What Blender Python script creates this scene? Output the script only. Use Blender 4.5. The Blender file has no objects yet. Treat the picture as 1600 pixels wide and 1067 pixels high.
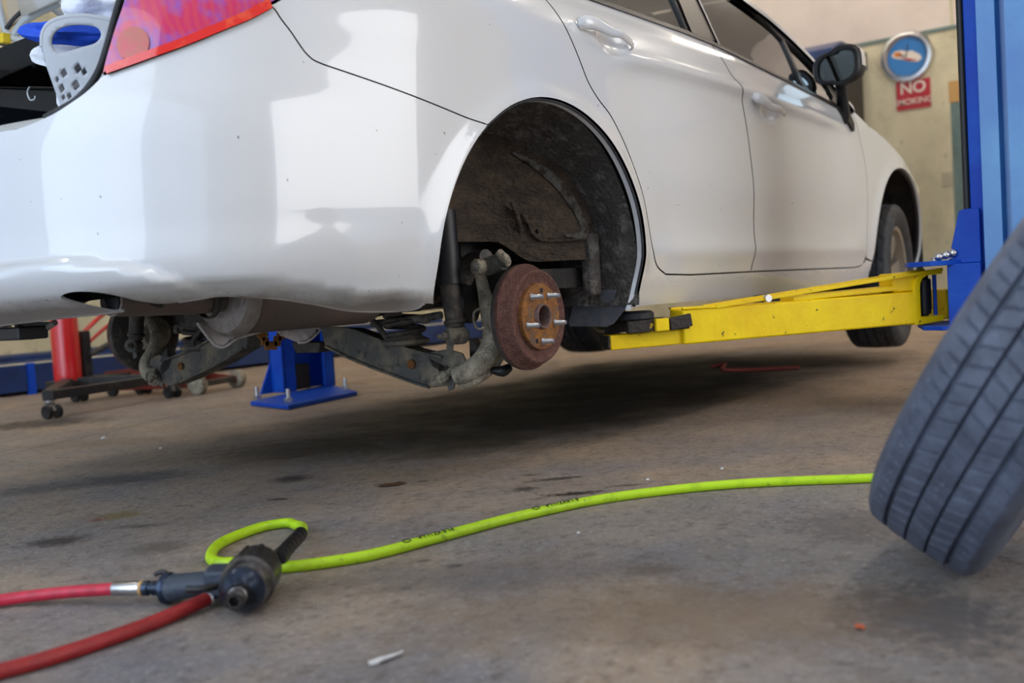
import bpy, bmesh, math, random
import numpy as np
from mathutils import Vector, Matrix
from mathutils.geometry import delaunay_2d_cdt
random.seed(7); rng = np.random.RandomState(3)
sc = bpy.context.scene
COL = sc.collection
PI = math.pi

# ------------------------------------------------------------------ camera
F_PX = 1578.4
CAM = np.array([-1.8278, -2.1451, 0.4197])
YAW, PITCH, ROLL = 0.64326, -0.049542, -0.061981
_f = np.array([math.cos(PITCH)*math.cos(YAW), math.cos(PITCH)*math.sin(YAW), math.sin(PITCH)])
_r = np.cross(_f, [0, 0, 1]); _r /= np.linalg.norm(_r); _u = np.cross(_r, _f)
cR = math.cos(ROLL)*_r + math.sin(ROLL)*_u
cU = -math.sin(ROLL)*_r + math.cos(ROLL)*_u
cam_d = bpy.data.cameras.new('camera'); cam = bpy.data.objects.new('camera', cam_d); COL.objects.link(cam)
cam.matrix_world = Matrix(((cR[0], cU[0], -_f[0], CAM[0]), (cR[1], cU[1], -_f[1], CAM[1]), (cR[2], cU[2], -_f[2], CAM[2]), (0, 0, 0, 1)))
cam_d.sensor_width = 36; cam_d.lens = F_PX*36/1600; cam_d.clip_start = .02; cam_d.clip_end = 100
cam_d.dof.use_dof = True; cam_d.dof.focus_distance = 2.25; cam_d.dof.aperture_fstop = 3.4
sc.camera = cam
sc.view_settings.view_transform = 'Standard'; sc.view_settings.look = 'None'
sc.view_settings.gamma = 1; sc.view_settings.use_curve_mapping = False
sc.view_settings.exposure = 0.0

# ------------------------------------------------------------------ world (overcast daylight outside the bay door)
w = bpy.data.worlds.new('world'); sc.world = w; w.use_nodes = True
bg = w.node_tree.nodes['Background']; bg.inputs[0].default_value = (.62, .76, 1, 1); bg.inputs[1].default_value = 1.2

def area(name, loc, target, sx, sy, power, col, spread=180):
    l = bpy.data.lights.new(name, 'AREA'); l.shape = 'RECTANGLE'; l.size = sx; l.size_y = sy; l.energy = power; l.color = col
    l.spread = math.radians(spread)
    o = bpy.data.objects.new(name, l); COL.objects.link(o); o.location = loc
    o.rotation_euler = (Vector(target)-Vector(loc)).to_track_quat('-Z', 'Z').to_euler(); return o
# daylight that comes in through the bay door behind the camera and through the side bay door
area('daylight_rear_door', (-5.05, -.2, 2.15), (0, -.2, 1.6), 11.4, 4.1, 350, (.71, .845, 1))
area('daylight_side_door', (1.5, -6.9, 2.2), (1.5, 0, 1.6), 4.5, 3.2, 150, (1, .94, .86))

# ------------------------------------------------------------------ pixel -> point on a known plane of the place
def ray(u, v): return _f + (u-800)/F_PX*cR - (v-533.5)/F_PX*cU
def atx(u, v, x): d = ray(u, v); return CAM + (x-CAM[0])/d[0]*d
def aty(u, v, y): d = ray(u, v); return CAM + (y-CAM[1])/d[1]*d
def atz(u, v, z): d = ray(u, v); return CAM + (z-CAM[2])/d[2]*d

# ------------------------------------------------------------------ materials
def mat(name, col, rough=.5, metal=0, coat=0, var=None, var2=None, bump=None, spec=.5, coord='Object', scale3=(1, 1, 1), coat_rough=.03):
    """var=(colour, noise scale, lo, hi[, detail]) mixes a second colour in by noise; bump=(scale, strength)"""
    m = bpy.data.materials.new(name); m.use_nodes = True; nt = m.node_tree; N = nt.nodes; L = nt.links
    b = N['Principled BSDF']; b.inputs['Base Color'].default_value = (*col, 1); b.inputs['Roughness'].default_value = rough
    b.inputs['Metallic'].default_value = metal; b.inputs['Coat Weight'].default_value = coat; b.inputs['Coat Roughness'].default_value = coat_rough
    b.inputs['Specular IOR Level'].default_value = spec
    tc = N.new('ShaderNodeTexCoord'); mp = N.new('ShaderNodeMapping'); L.new(tc.outputs[coord], mp.inputs[0]); mp.inputs['Scale'].default_value = scale3
    src = None
    for v in (var, var2):
        if not v: continue
        n = N.new('ShaderNodeTexNoise'); n.inputs['Scale'].default_value = v[1]; n.inputs['Detail'].default_value = v[4] if len(v) > 4 else 5
        n.inputs['Roughness'].default_value = .62; L.new(mp.outputs[0], n.inputs[0])
        r = N.new('ShaderNodeMapRange'); r.inputs[1].default_value = v[2]; r.inputs[2].default_value = v[3]; L.new(n.outputs[0], r.inputs[0])
        mx = N.new('ShaderNodeMix'); mx.data_type = 'RGBA'; L.new(r.outputs[0], mx.inputs[0])
        if src is None: mx.inputs[6].default_value = (*col, 1)
        else: L.new(src, mx.inputs[6])
        mx.inputs[7].default_value = (*v[0], 1); src = mx.outputs[2]
    if src is not None: L.new(src, b.inputs['Base Color'])
    if bump:
        n = N.new('ShaderNodeTexNoise'); n.inputs['Scale'].default_value = bump[0]; n.inputs['Detail'].default_value = 4; L.new(mp.outputs[0], n.inputs[0])
        bp = N.new('ShaderNodeBump'); bp.inputs['Strength'].default_value = bump[1]; bp.inputs['Distance'].default_value = .01
        L.new(n.outputs[0], bp.inputs['Height']); L.new(bp.outputs[0], b.inputs['Normal'])
    return m

def rgb(r, g, b):
    f = lambda c: (c/255/12.92 if c/255 <= .04045 else ((c/255+.055)/1.055)**2.4)
    return (f(r), f(g), f(b))

def node_tools(m):
    nt = m.node_tree; N = nt.nodes; L = nt.links
    def new(t, **k):
        n = N.new(t)
        for a, v in k.items(): setattr(n, a, v)
        return n
    def noise(vec, s, d=5, r=.6):
        n = new('ShaderNodeTexNoise'); n.inputs['Scale'].default_value = s; n.inputs['Detail'].default_value = d; n.inputs['Roughness'].default_value = r
        L.new(vec, n.inputs[0]); return n.outputs[0]
    def rng_(x, lo, hi, a=0, b=1):
        r = new('ShaderNodeMapRange'); r.inputs[1].default_value = lo; r.inputs[2].default_value = hi; r.inputs[3].default_value = a; r.inputs[4].default_value = b
        L.new(x, r.inputs[0]); return r.outputs[0]
    def math_(op, a, b):
        n = new('ShaderNodeMath', operation=op)
        for i, q in enumerate((a, b)):
            if isinstance(q, (int, float)): n.inputs[i].default_value = q
            elif q is not None: L.new(q, n.inputs[i])
        return n.outputs[0]
    def mix(f, a, b):
        n = new('ShaderNodeMix', data_type='RGBA')
        if isinstance(f, (int, float)): n.inputs[0].default_value = f
        else: L.new(f, n.inputs[0])
        for i, q in ((6, a), (7, b)):
            if isinstance(q, tuple): n.inputs[i].default_value = (*q, 1)
            else: L.new(q, n.inputs[i])
        return n.outputs[2]
    return N, L, new, noise, rng_, math_, mix

# white car paint with road dirt along its lower edge
def paint_material():
    m = mat('white_paint', (.80, .81, .82), .22, 0, 1.0); N, L, new, noise, rng_, math_, mix = node_tools(m)
    b = N['Principled BSDF']; g = new('ShaderNodeNewGeometry'); s = new('ShaderNodeSeparateXYZ'); L.new(g.outputs['Position'], s.inputs[0])
    z = s.outputs[2]; P = g.outputs['Position']
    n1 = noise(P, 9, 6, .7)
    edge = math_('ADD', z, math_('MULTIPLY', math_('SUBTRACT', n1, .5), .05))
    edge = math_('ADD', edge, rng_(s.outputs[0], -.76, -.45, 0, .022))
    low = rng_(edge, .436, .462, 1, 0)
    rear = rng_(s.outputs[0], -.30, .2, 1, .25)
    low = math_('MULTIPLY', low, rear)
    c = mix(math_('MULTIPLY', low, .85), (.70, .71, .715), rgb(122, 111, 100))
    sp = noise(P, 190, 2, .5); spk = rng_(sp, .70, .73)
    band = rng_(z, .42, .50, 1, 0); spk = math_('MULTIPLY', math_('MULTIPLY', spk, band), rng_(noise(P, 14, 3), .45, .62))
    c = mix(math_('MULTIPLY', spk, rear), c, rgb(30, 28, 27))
    sp2 = noise(P, 60, 1, .5); c = mix(math_('MULTIPLY', rng_(sp2, .79, .81), .7), c, rgb(90, 88, 88))
    L.new(c, b.inputs['Base Color'])
    L.new(math_('ADD', math_('MULTIPLY', low, .4), .2), b.inputs['Roughness'])
    L.new(math_('SUBTRACT', 1, low), b.inputs['Coat Weight'])
    return m
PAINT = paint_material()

def concrete_material():
    m = mat('stained_shaded_concrete', (.2, .2, .2), .75); N, L, new, noise, rng_, math_, mix = node_tools(m)
    b = N['Principled BSDF']; g = new('ShaderNodeNewGeometry'); P = g.outputs['Position']
    s = new('ShaderNodeSeparateXYZ'); L.new(P, s.inputs[0])
    c = mix(rng_(noise(P, .9, 4), .35, .62), rgb(148, 139, 132), rgb(169, 148, 125))
    c = mix(rng_(noise(P, 2.3, 6), .42, .66), c, rgb(122, 122, 129))
    far = rng_(s.outputs[0], -.4, 1.8)                     # the inner half of the floor is browner
    c = mix(math_('MULTIPLY', far, .55), c, rgb(171, 136, 97))
    c = mix(math_('MULTIPLY', rng_(noise(P, 6.5, 8, .7), .45, .75), .55), c, rgb(90, 85, 85))
    c = mix(math_('MULTIPLY', rng_(noise(P, 17, 8, .8), .50, .66), .5), c, rgb(84, 76, 72)); c = mix(math_('MULTIPLY', rng_(noise(P, 13, 8, .8), .54, .68), .5), c, rgb(176, 160, 142)); c = mix(math_('MULTIPLY', rng_(noise(P, 70, 6, .85), .52, .68), .65), c, rgb(197, 190, 183))
    c = mix(math_('MULTIPLY', rng_(noise(P, 34, 6, .85), .53, .66), .65), c, rgb(81, 74, 71))
    sp = rng_(noise(P, 210, 2, .5), .70, .74); c = mix(math_('MULTIPLY', sp, rng_(noise(P, 3.1, 3), .42, .55)), c, rgb(34, 33, 34))
    sp3 = rng_(noise(P, 110, 2, .5), .72, .76); c = mix(sp3, c, rgb(52, 48, 48))
    w2 = rng_(noise(P, 150, 1, .5), .765, .79); c = mix(w2, c, rgb(231, 231, 237))
    # stains and painted shade: (x, y, rx, ry, rot, colour, strength)
    IA = -.93
    stain_shade = [(*atz(u, v, 0)[:2], rx, ry, IA+da, col, k) for (u, v, rx, ry, da, col, k) in (
        (88, 846, .065, .05, .1, (52, 44, 44), .85), (188, 805, .05, .05, .0, (124, 108, 58), .75), (152, 812, .02, .02, 0, (120, 50, 44), .7), (215, 822, .06, .02, 0, (60, 50, 44), .6),
        (200, 748, .17, .10, .0, (58, 62, 72), .75), (60, 765, .12, .08, .0, (66, 68, 78), .6), (455, 748, .055, .06, 0, (46, 42, 42), .85), (436, 780, .028, .012, 0, (36, 32, 28), .9), (285, 790, .02, .01, 0, (44, 40, 38), .7),
        (612, 757, .035, .03, .1, (74, 52, 30), .9), (660, 752, .015, .012, 0, (60, 46, 30), .8), (900, 771, .07, .020, .1, (44, 34, 28), .95), (820, 764, .03, .03, .3, (48, 40, 34), .8), (870, 748, .07, .02, .2, (46, 40, 34), .8), (980, 758, .04, .012, 0, (56, 46, 38), .7),
        (712, 884, .014, .012, 0, (42, 40, 40), .85), (662, 876, .014, .012, 0, (60, 58, 60), .7), (830, 742, .03, .01, 0, (50, 44, 40), .7), (250, 855, .06, .05, 0, (92, 84, 72), .6), (1450, 960, .11, .14, .0, (66, 68, 78), .75), (1330, 820, .10, .12, .0, (70, 68, 72), .5),
        (1020, 890, .05, .035, 0, (92, 74, 60), .6), (700, 690, .45, .30, 0, (66, 62, 34), .6), (480, 700, .30, .28, 0, (52, 46, 36), .7), (180, 690, .35, .12, 0, (110, 96, 80), .4), (60, 662, .30, .20, 0, (44, 36, 30), .8), (1190, 960, .22, .16, 0, (120, 98, 76), .5), (900, 960, .30, .14, 0, (124, 104, 82), .45), (760, 900, .3, .10, 0, (98, 92, 92), .5))]
    stain_shade += [(2.0, -.02, 1.9, .80, .0, (16, 12, 9), .97), (.95, -.2, .9, .50, .0, (26, 20, 13), .85)]  # car's shadow painted into the floor colour as big dark ellipses
    for (x, y, rx, ry, a, col, k) in stain_shade:
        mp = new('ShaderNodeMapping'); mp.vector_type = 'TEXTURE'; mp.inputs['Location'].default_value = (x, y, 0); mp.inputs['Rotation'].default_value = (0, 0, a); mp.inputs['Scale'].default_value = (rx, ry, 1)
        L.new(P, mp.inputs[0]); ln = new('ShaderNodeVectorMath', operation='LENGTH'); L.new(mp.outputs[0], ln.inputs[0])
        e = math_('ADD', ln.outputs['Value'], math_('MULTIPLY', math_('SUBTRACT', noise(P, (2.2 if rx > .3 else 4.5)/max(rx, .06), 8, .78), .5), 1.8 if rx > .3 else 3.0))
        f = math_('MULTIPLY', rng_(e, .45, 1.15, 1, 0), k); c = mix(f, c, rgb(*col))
    # joints and cracks
    for (A, Bp, wd) in (((-.26, 1.08), (.36, 1.31), .004),):
        dx, dy = Bp[0]-A[0], Bp[1]-A[1]; l = math.hypot(dx, dy); nx, ny = -dy/l, dx/l
        dt = new('ShaderNodeVectorMath', operation='DOT_PRODUCT'); dt.inputs[1].default_value = (nx, ny, 0); L.new(P, dt.inputs[0])
        e = math_('ABSOLUTE', math_('SUBTRACT', dt.outputs['Value'], A[0]*nx+A[1]*ny), None)
        e = math_('ADD', e, math_('MULTIPLY', math_('SUBTRACT', noise(P, 9, 4), .5), .010))
        c = mix(math_('MULTIPLY', rng_(e, wd*.5, wd*1.6, 1, 0), .7), c, rgb(48, 40, 34))
    L.new(c, b.inputs['Base Color'])
    L.new(rng_(noise(P, 4, 5), .3, .7, .5, .85), b.inputs['Roughness'])
    bp = new('ShaderNodeBump'); bp.inputs['Strength'].default_value = .8; bp.inputs['Distance'].default_value = .006
    h = math_('ADD', noise(P, 45, 8, .75), math_('MULTIPLY', noise(P, 7, 4), 1.2)); L.new(h, bp.inputs['Height']); L.new(bp.outputs[0], b.inputs['Normal'])
    return m

def glass_material(name, tint, fac):
    m = bpy.data.materials.new(name); m.use_nodes = True; nt = m.node_tree; N = nt.nodes; L = nt.links
    N.remove(N['Principled BSDF']); out = N['Material Output']
    t = N.new('ShaderNodeBsdfTransparent'); t.inputs[0].default_value = (*tint, 1); g = N.new('ShaderNodeBsdfGlossy'); g.inputs['Roughness'].default_value = .02; g.inputs[0].default_value = (.95, .97, 1, 1)
    lw = N.new('ShaderNodeFresnel'); lw.inputs[0].default_value = 1.6; ad = N.new('ShaderNodeMath'); ad.operation = 'ADD'; ad.inputs[1].default_value = fac; L.new(lw.outputs[0], ad.inputs[0])
    x = N.new('ShaderNodeMixShader'); L.new(ad.outputs[0], x.inputs[0]); L.new(t.outputs[0], x.inputs[1]); L.new(g.outputs[0], x.inputs[2]); L.new(x.outputs[0], out.inputs[0]); return m

M = dict(
    concrete=concrete_material(),
    glass=glass_material('tinted_glass', (.42, .47, .45), .22),
    blk=mat('black_plastic', rgb(22, 22, 24), .45, bump=(300, .1)),
    trim=mat('black_trim', rgb(38, 36, 36), .35),
    pillar=mat('brown_black_pillar_film', rgb(70, 62, 58), .3, 0, .4),
    rubber=mat('black_rubber', rgb(36, 37, 40), .62, var=(rgb(58, 60, 66), 22, .4, .7), bump=(160, .2)),
    tread=mat('tread_rubber', rgb(74, 80, 95), .55, var=(rgb(96, 104, 122), 30, .4, .7), var2=(rgb(132, 140, 154), 90, .66, .74), bump=(260, .12)),
    flap=mat('splash_guard_plastic', rgb(92, 94, 102), .5, var=(rgb(112, 112, 114), 30, .45, .7), bump=(120, .2)),
    liner=mat('wheel_house_undercoat', rgb(66, 57, 50), .85, var=(rgb(96, 82, 68), 12, .42, .7), var2=(rgb(130, 104, 64), 60, .68, .74), bump=(70, 1.6), scale3=(1, 1, 2.2), spec=.3),
    liner2=mat('dusty_arch_liner', rgb(84, 80, 76), .9, var=(rgb(138, 134, 128), 24, .5, .72), bump=(90, 1.5), spec=.3),
    dust=mat('grey_dust', rgb(100, 97, 91), .95, var=(rgb(60, 55, 50), 40, .42, .58), bump=(120, 1.0), spec=.2),
    under=mat('underbody_black', rgb(34, 32, 30), .8, var=(rgb(60, 54, 48), 10, .45, .7), bump=(60, .5)),
    steel=mat('dusty_suspension_steel', rgb(92, 91, 86), .7, .1, var=(rgb(142, 130, 108), 14, .45, .68), var2=(rgb(60, 57, 54), 30, .55, .7), bump=(90, .5)),
    cast=mat('cast_knuckle_iron', rgb(152, 144, 126), .75, .1, var=(rgb(188, 178, 156), 40, .45, .65), var2=(rgb(104, 96, 82), 18, .55, .7), bump=(160, .8)),
    darksteel=mat('dark_oily_steel', rgb(66, 61, 57), .6, .15, var=(rgb(102, 93, 82), 30, .5, .7), bump=(90, .4)),
    drum=mat('rusty_brown_drum', rgb(118, 80, 70), .6, .25, var=(rgb(92, 60, 52), 60, .4, .65), var2=(rgb(150, 114, 102), 160, .6, .72), bump=(260, .8)),
    hub=mat('orange_rust_hub', rgb(126, 84, 48), .75, .15, var=(rgb(158, 104, 46), 26, .42, .6), var2=(rgb(96, 88, 82), 34, .56, .7), bump=(160, .7)),
    bore=mat('grey_rust_bore', rgb(120, 100, 96), .7, .3, var=(rgb(134, 92, 70), 60, .5, .7), bump=(120, .4)),
    chrome=mat('bright_steel', rgb(205, 205, 205), .25, 1, bump=(400, .1)),
    muffler=mat('heat_browned_steel', rgb(104, 94, 88), .5, .45, var=(rgb(124, 104, 96), 5, .4, .7), bump=(50, .15)),
    cap=mat('dull_aluminised_steel', rgb(150, 142, 136), .5, .4, var=(rgb(112, 100, 92), 12, .45, .7), bump=(90, .3)),
    shield=mat('pale_shield_steel', rgb(186, 182, 180), .5, .3, var=(rgb(138, 130, 122), 30, .5, .7), bump=(60, .3)),
    yellow=mat('chipped_yellow_paint', rgb(252, 218, 4), .45, 0, 0, spec=.3, var=(rgb(236, 192, 6), 6, .4, .7), var2=(rgb(60, 44, 20), 36, .665, .69), bump=(60, .1)),
    grime=mat('greasy_black_steel', rgb(46, 40, 36), .6, .2, var=(rgb(196, 160, 20), 34, .64, .68), bump=(90, .4)),
    blue=mat('lit_blue_lift_paint', rgb(34, 112, 186), .36, 0, .4, var=(rgb(66, 140, 200), 3, .4, .7), var2=(rgb(24, 44, 90), 36, .74, .755), bump=(30, .08)),  # the lift's one blue, lightened for the sky reflected in it
    deep=mat('shaded_blue_lift_paint', rgb(10, 66, 178), .5, 0, .0, spec=.25, var=(rgb(20, 86, 192), 8, .4, .7), bump=(40, .1)),  # same lift blue, darkened for its recessed and shaded steel
    navy=mat('navy_blue_paint', rgb(14, 50, 104), .45, 0, .2, var=(rgb(10, 36, 78), 6, .45, .7)),
    lime=mat('lime_green_hose', rgb(186, 226, 26), .5, 0, .1, var=(rgb(160, 200, 20), 30, .5, .7), var2=(rgb(92, 104, 22), 62, .63, .72), bump=(200, .1)),
    redhose=mat('red_rubber_hose', rgb(160, 34, 36), .5, var=(rgb(134, 28, 30), 40, .4, .7), bump=(200, .1)),
    redhose2=mat('pinkish_red_hose', rgb(200, 44, 70), .42, var=(rgb(160, 30, 48), 40, .4, .7), bump=(200, .1)),
    redpaint=mat('red_gloss_paint', rgb(206, 22, 24), .28, 0, .6),
    reddull=mat('worn_red_paint', rgb(128, 44, 34), .55, var=(rgb(84, 40, 32), 14, .5, .7)),
    blackpaint=mat('black_steel_paint', rgb(34, 32, 32), .5, var=(rgb(66, 60, 54), 20, .55, .7)),
    wornring=mat('worn_bright_edge', rgb(110, 108, 108), .4, .7, var=(rgb(60, 58, 60), 40, .45, .6)), toolmetal=mat('worn_dark_tool_metal', rgb(60, 59, 62), .32, .6, var=(rgb(160, 158, 158), 26, .64, .72), var2=(rgb(76, 62, 48), 44, .62, .7), bump=(60, .2)),
    toolblue=mat('blue_black_hammer_case', rgb(54, 66, 86), .28, .7, var=(rgb(30, 34, 44), 30, .45, .65)),
    grip=mat('blue_grey_grip_rubber', rgb(52, 62, 76), .5, bump=(200, .2)),
    wallup=mat('pinkish_white_wall_paint', rgb(226, 212, 200), .8, var=(rgb(212, 196, 184), 1.2, .4, .7)),
    walllow=mat('cream_wall_paint', rgb(214, 204, 172), .75, var=(rgb(190, 182, 150), 2.2, .45, .68), var2=(rgb(140, 134, 112), 9, .62, .78), bump=(8, .2)),
    ceil=mat('ceiling_paint', rgb(206, 204, 200), .9),
    red_lens=None, silver=mat('silver_alloy', rgb(168, 162, 152), .35, .7),
    gray_plastic=mat('grey_plastic', rgb(186, 190, 196), .5),
    cloth=mat('white_cloth', rgb(236, 238, 242), .9, bump=(30, .8)),
    bluecloth=mat('blue_cloth', rgb(22, 82, 214), .7, bump=(30, .6)),
    carpet=mat('black_trunk_carpet', rgb(26, 34, 42), .95, bump=(260, .8), spec=.2),
    beige=mat('beige_lining', rgb(176, 160, 138), .8), seal=mat('grey_painted_gutter', rgb(178, 184, 186), .4, 0, .4),
    mirrorglass=mat('mirror_glass', rgb(150, 160, 160), .02, 1), seat=mat('grey_seat_fabric', rgb(92, 92, 90), .9),
    yel=mat('yellow_clip', rgb(228, 196, 20), .5), orange=mat('orange_plastic', rgb(214, 120, 40), .5),
    sign=mat('sign_red', rgb(176, 30, 42), .5), white=mat('white_letter', rgb(226, 214, 200), .6),
    clockblue=mat('clock_blue', rgb(28, 110, 176), .4), outlet=mat('outlet_plate', rgb(190, 180, 150), .5),
    greygreen=mat('grey_green_steel', rgb(104, 124, 120), .5, var=(rgb(78, 98, 94), 4, .4, .7)), wood=mat('yellow_wood', rgb(188, 146, 86), .6),
    matte=mat('dull_strip', rgb(120, 108, 96), .6), leaf=mat('orange_scrap', rgb(190, 96, 60), .7), paper=mat('white_scrap', rgb(214, 214, 214), .7),
)

# ------------------------------------------------------------------ mesh helpers
def V(p): return np.array(p, float)
def unit(v): v = V(v); return v/np.linalg.norm(v)
def frame(axis, up=(0, 0, 1)):
    a = unit(axis); u = V(up)
    if abs(a@u) > .97: u = V((1, 0, 0)) if abs(a[0]) < .9 else V((0, 1, 0))
    x = unit(np.cross(u, a)); y = np.cross(a, x); return x, y, a
def curve(P, n=8, closed=False):
    P = [V(p) for p in P]; out = []; m = len(P)
    for i in range(m if closed else m-1):
        if closed: p0, p1, p2, p3 = P[i-1], P[i], P[(i+1) % m], P[(i+2) % m]
        else: p1, p2 = P[i], P[i+1]; p0 = P[i-1] if i else 2*p1-p2; p3 = P[i+2] if i+2 < m else 2*p2-p1
        for k in range(n):
            t = k/n; out.append(.5*((2*p1)+(-p0+p2)*t+(2*p0-5*p1+4*p2-p3)*t*t+(-p0+3*p1-3*p2+p3)*t**3))
    if not closed: out.append(P[-1])
    return out

class B:
    def __init__(s): s.v = []; s.f = []
    def add(s, vs, fs):
        o = len(s.v); s.v += [tuple(float(c) for c in p) for p in vs]; s.f += [tuple(i+o for i in f) for f in fs]; return s
    def obox(s, c, ex, ey, ez):
        c, ex, ey, ez = V(c), V(ex), V(ey), V(ez)
        vs = [c+a*ex+b*ey+d*ez for a in (-1, 1) for b in (-1, 1) for d in (-1, 1)]
        fl = [(0, 1, 3, 2), (4, 6, 7, 5), (0, 4, 5, 1), (2, 3, 7, 6), (0, 2, 6, 4), (1, 5, 7, 3)]
        if np.dot(np.cross(ex, ey), ez) < 0: fl = [f[::-1] for f in fl]
        return s.add(vs, fl)
    def box(s, lo, hi):
        lo, hi = V(lo), V(hi); h = (hi-lo)/2; return s.obox((lo+hi)/2, (h[0], 0, 0), (0, h[1], 0), (0, 0, h[2]))
    def beam(s, p0, p1, w, h, up=(0, 0, 1)):
        p0, p1 = V(p0), V(p1); x, y, a = frame(p1-p0, up); return s.obox((p0+p1)/2, x*w/2, y*h/2, (p1-p0)/2)
    def lathe(s, prof, o, axis, n=32, up=(0, 0, 1), cap=True, a0=0, a1=2*PI, sx=1, sy=1):
        """prof [(r, h)...]"""
        o = V(o); x, y, a = frame(axis, up); vs = []; k = len(prof); full = abs(a1-a0-2*PI) < 1e-6; m = n if full else n+1
        for i in range(m):
            t = a0+(a1-a0)*i/n; d = math.cos(t)*x*sx+math.sin(t)*y*sy
            for r, h in prof: vs.append(o+d*r+a*h)
        fs = []
        for i in range(n):
            j = (i+1) % m
            for q in range(k-1): fs.append((i*k+q, j*k+q, j*k+q+1, i*k+q+1))
        if cap and full:
            if prof[0][0] > 1e-6: fs.append(tuple(i*k for i in range(m))[::-1])
            if prof[-1][0] > 1e-6: fs.append(tuple(i*k+k-1 for i in range(m)))
        return s.add(vs, fs)
    def cyl(s, p0, p1, r0, r1=None, n=20, up=(0, 0, 1)):
        p0, p1 = V(p0), V(p1); r1 = r0 if r1 is None else r1; L = np.linalg.norm(p1-p0)
        return s.lathe([(r0, 0), (r1, L)], p0, p1-p0, n, up)
    def tube(s, P, r, n=12, sm=8, sx=1, closed=False, up=(0, 0, 1)):
        pts = curve(P, sm, closed) if sm else [V(p) for p in P]; m = len(pts)
        if hasattr(r, '__len__'):
            rr = np.interp(np.linspace(0, 1, m), np.linspace(0, 1, len(r)), r)
        else: rr = [r]*m
        vs = []; x = None
        for i, p in enumerate(pts):
            if closed: t = pts[(i+1) % m]-pts[i-1]
            else: t = pts[min(i+1, m-1)]-pts[max(i-1, 0)]
            t = unit(t)
            if x is None: x = frame(t, up)[0]
            x = unit(x-t*(x@t)); y = np.cross(t, x)
            for k in range(n): a = 2*PI*k/n; vs.append(p+rr[i]*(math.cos(a)*x*sx+math.sin(a)*y))
        fs = []
        for i in range(m if closed else m-1):
            j = (i+1) % m
            for k in range(n): l = (k+1) % n; fs.append((i*n+k, i*n+l, j*n+l, j*n+k))
        if not closed: fs.append(tuple(range(n))[::-1]); fs.append(tuple((m-1)*n+k for k in range(n)))
        return s.add(vs, fs)
    def prism(s, P, d):
        """polygon of 3D points extruded by vector d"""
        P = [V(p) for p in P]; d = V(d); n = len(P)
        nrm = sum(np.cross(P[i]-P[0], P[(i+1) % n]-P[0]) for i in range(n))
        if nrm@d > 0: P = P[::-1]
        vs = P+[p+d for p in P]; fs = [tuple(range(n)), tuple(range(n, 2*n))[::-1]]
        for i in range(n): j = (i+1) % n; fs.append((j, i, i+n, j+n))
        return s.add(vs, fs)
    def sphere(s, c, r, n=12, sq=(1, 1, 1)):
        c = V(c); vs = []; fs = []
        for i in range(1, n):
            for j in range(2*n):
                a = PI*i/n; b = PI*j/n; vs.append(c+V((math.sin(a)*math.cos(b)*sq[0], math.sin(a)*math.sin(b)*sq[1], math.cos(a)*sq[2]))*r)
        vs += [c+V((0, 0, r*sq[2])), c-V((0, 0, r*sq[2]))]; t = len(vs)-2
        for j in range(2*n):
            k = (j+1) % (2*n); fs.append((t, j, k)); fs.append((t+1, (n-2)*2*n+k, (n-2)*2*n+j))
            for i in range(n-2): fs.append((i*2*n+j, (i+1)*2*n+j, (i+1)*2*n+k, i*2*n+k))
        return s.add(vs, fs)
    def helix(s, c, r, z0, z1, turns, rw, n=8):
        c = V(c); P = [c+V((r*math.cos(t), r*math.sin(t), z0+(z1-z0)*t/(2*PI*turns))) for t in np.linspace(0, 2*PI*turns, int(turns*24))]
        return s.tube(P, rw, n, 0)
    def build(s, name, m, parent=None, bevel=0, ang=38, mirror=False, base=None):
        off = V((0, 0, 0)) if parent is None else V(parent['_base'])
        if base is not None: off = V(base)
        me = bpy.data.meshes.new(name); vv = V(s.v); ff = s.f
        if mirror: vv = vv*V((1, -1, 1)); ff = [f[::-1] for f in ff]
        me.from_pydata((vv-off).tolist(), [], ff); me.update()
        for q in (m if isinstance(m, (list, tuple)) else [m]): me.materials.append(q)
        me.shade_smooth(); me.set_sharp_from_angle(angle=math.radians(ang))
        o = bpy.data.objects.new(name, me); COL.objects.link(o)
        if parent is not None: o.parent = parent; o['_base'] = list(off)
        else: o.location = off; o['_base'] = list(off)
        if bevel:
            b = o.modifiers.new('bevel', 'BEVEL'); b.width = bevel; b.segments = 2; b.limit_method = 'ANGLE'; b.angle_limit = math.radians(40); b.harden_normals = True
        return o

def tag(o, label=None, cat=None, group=None, kind=None):
    if label: o['label'] = label
    if cat: o['category'] = cat
    if group: o['group'] = group
    if kind: o['kind'] = kind
    return o
def thing(name, base, label, cat, group=None):
    o = bpy.data.objects.new(name, None); COL.objects.link(o); o.location = base; o['_base'] = list(map(float, base)); o.empty_display_size = .1
    return tag(o, label, cat, group)

def lettering(body, name, m, origin, xdir, ydir, size, parent, extrude=.0008, bold=0):
    cu = bpy.data.curves.new('lettering', 'FONT'); cu.body = body; cu.size = 1; cu.align_x = 'CENTER'; cu.align_y = 'CENTER'; cu.offset = bold
    o = bpy.data.objects.new('lettering', cu); COL.objects.link(o)
    me = bpy.data.meshes.new_from_object(o.evaluated_get(bpy.context.evaluated_depsgraph_get()))
    bpy.data.objects.remove(o); P = V([v.co[:] for v in me.vertices]); F = [tuple(p.vertices) for p in me.polygons]; bpy.data.meshes.remove(me)
    xd, yd = unit(xdir), unit(ydir); nd = np.cross(xd, yd)
    b = B(); b.add([V(origin)+xd*p[0]*size+yd*p[1]*size+nd*extrude for p in P], F)
    return b.build(name, m, parent)

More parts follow.
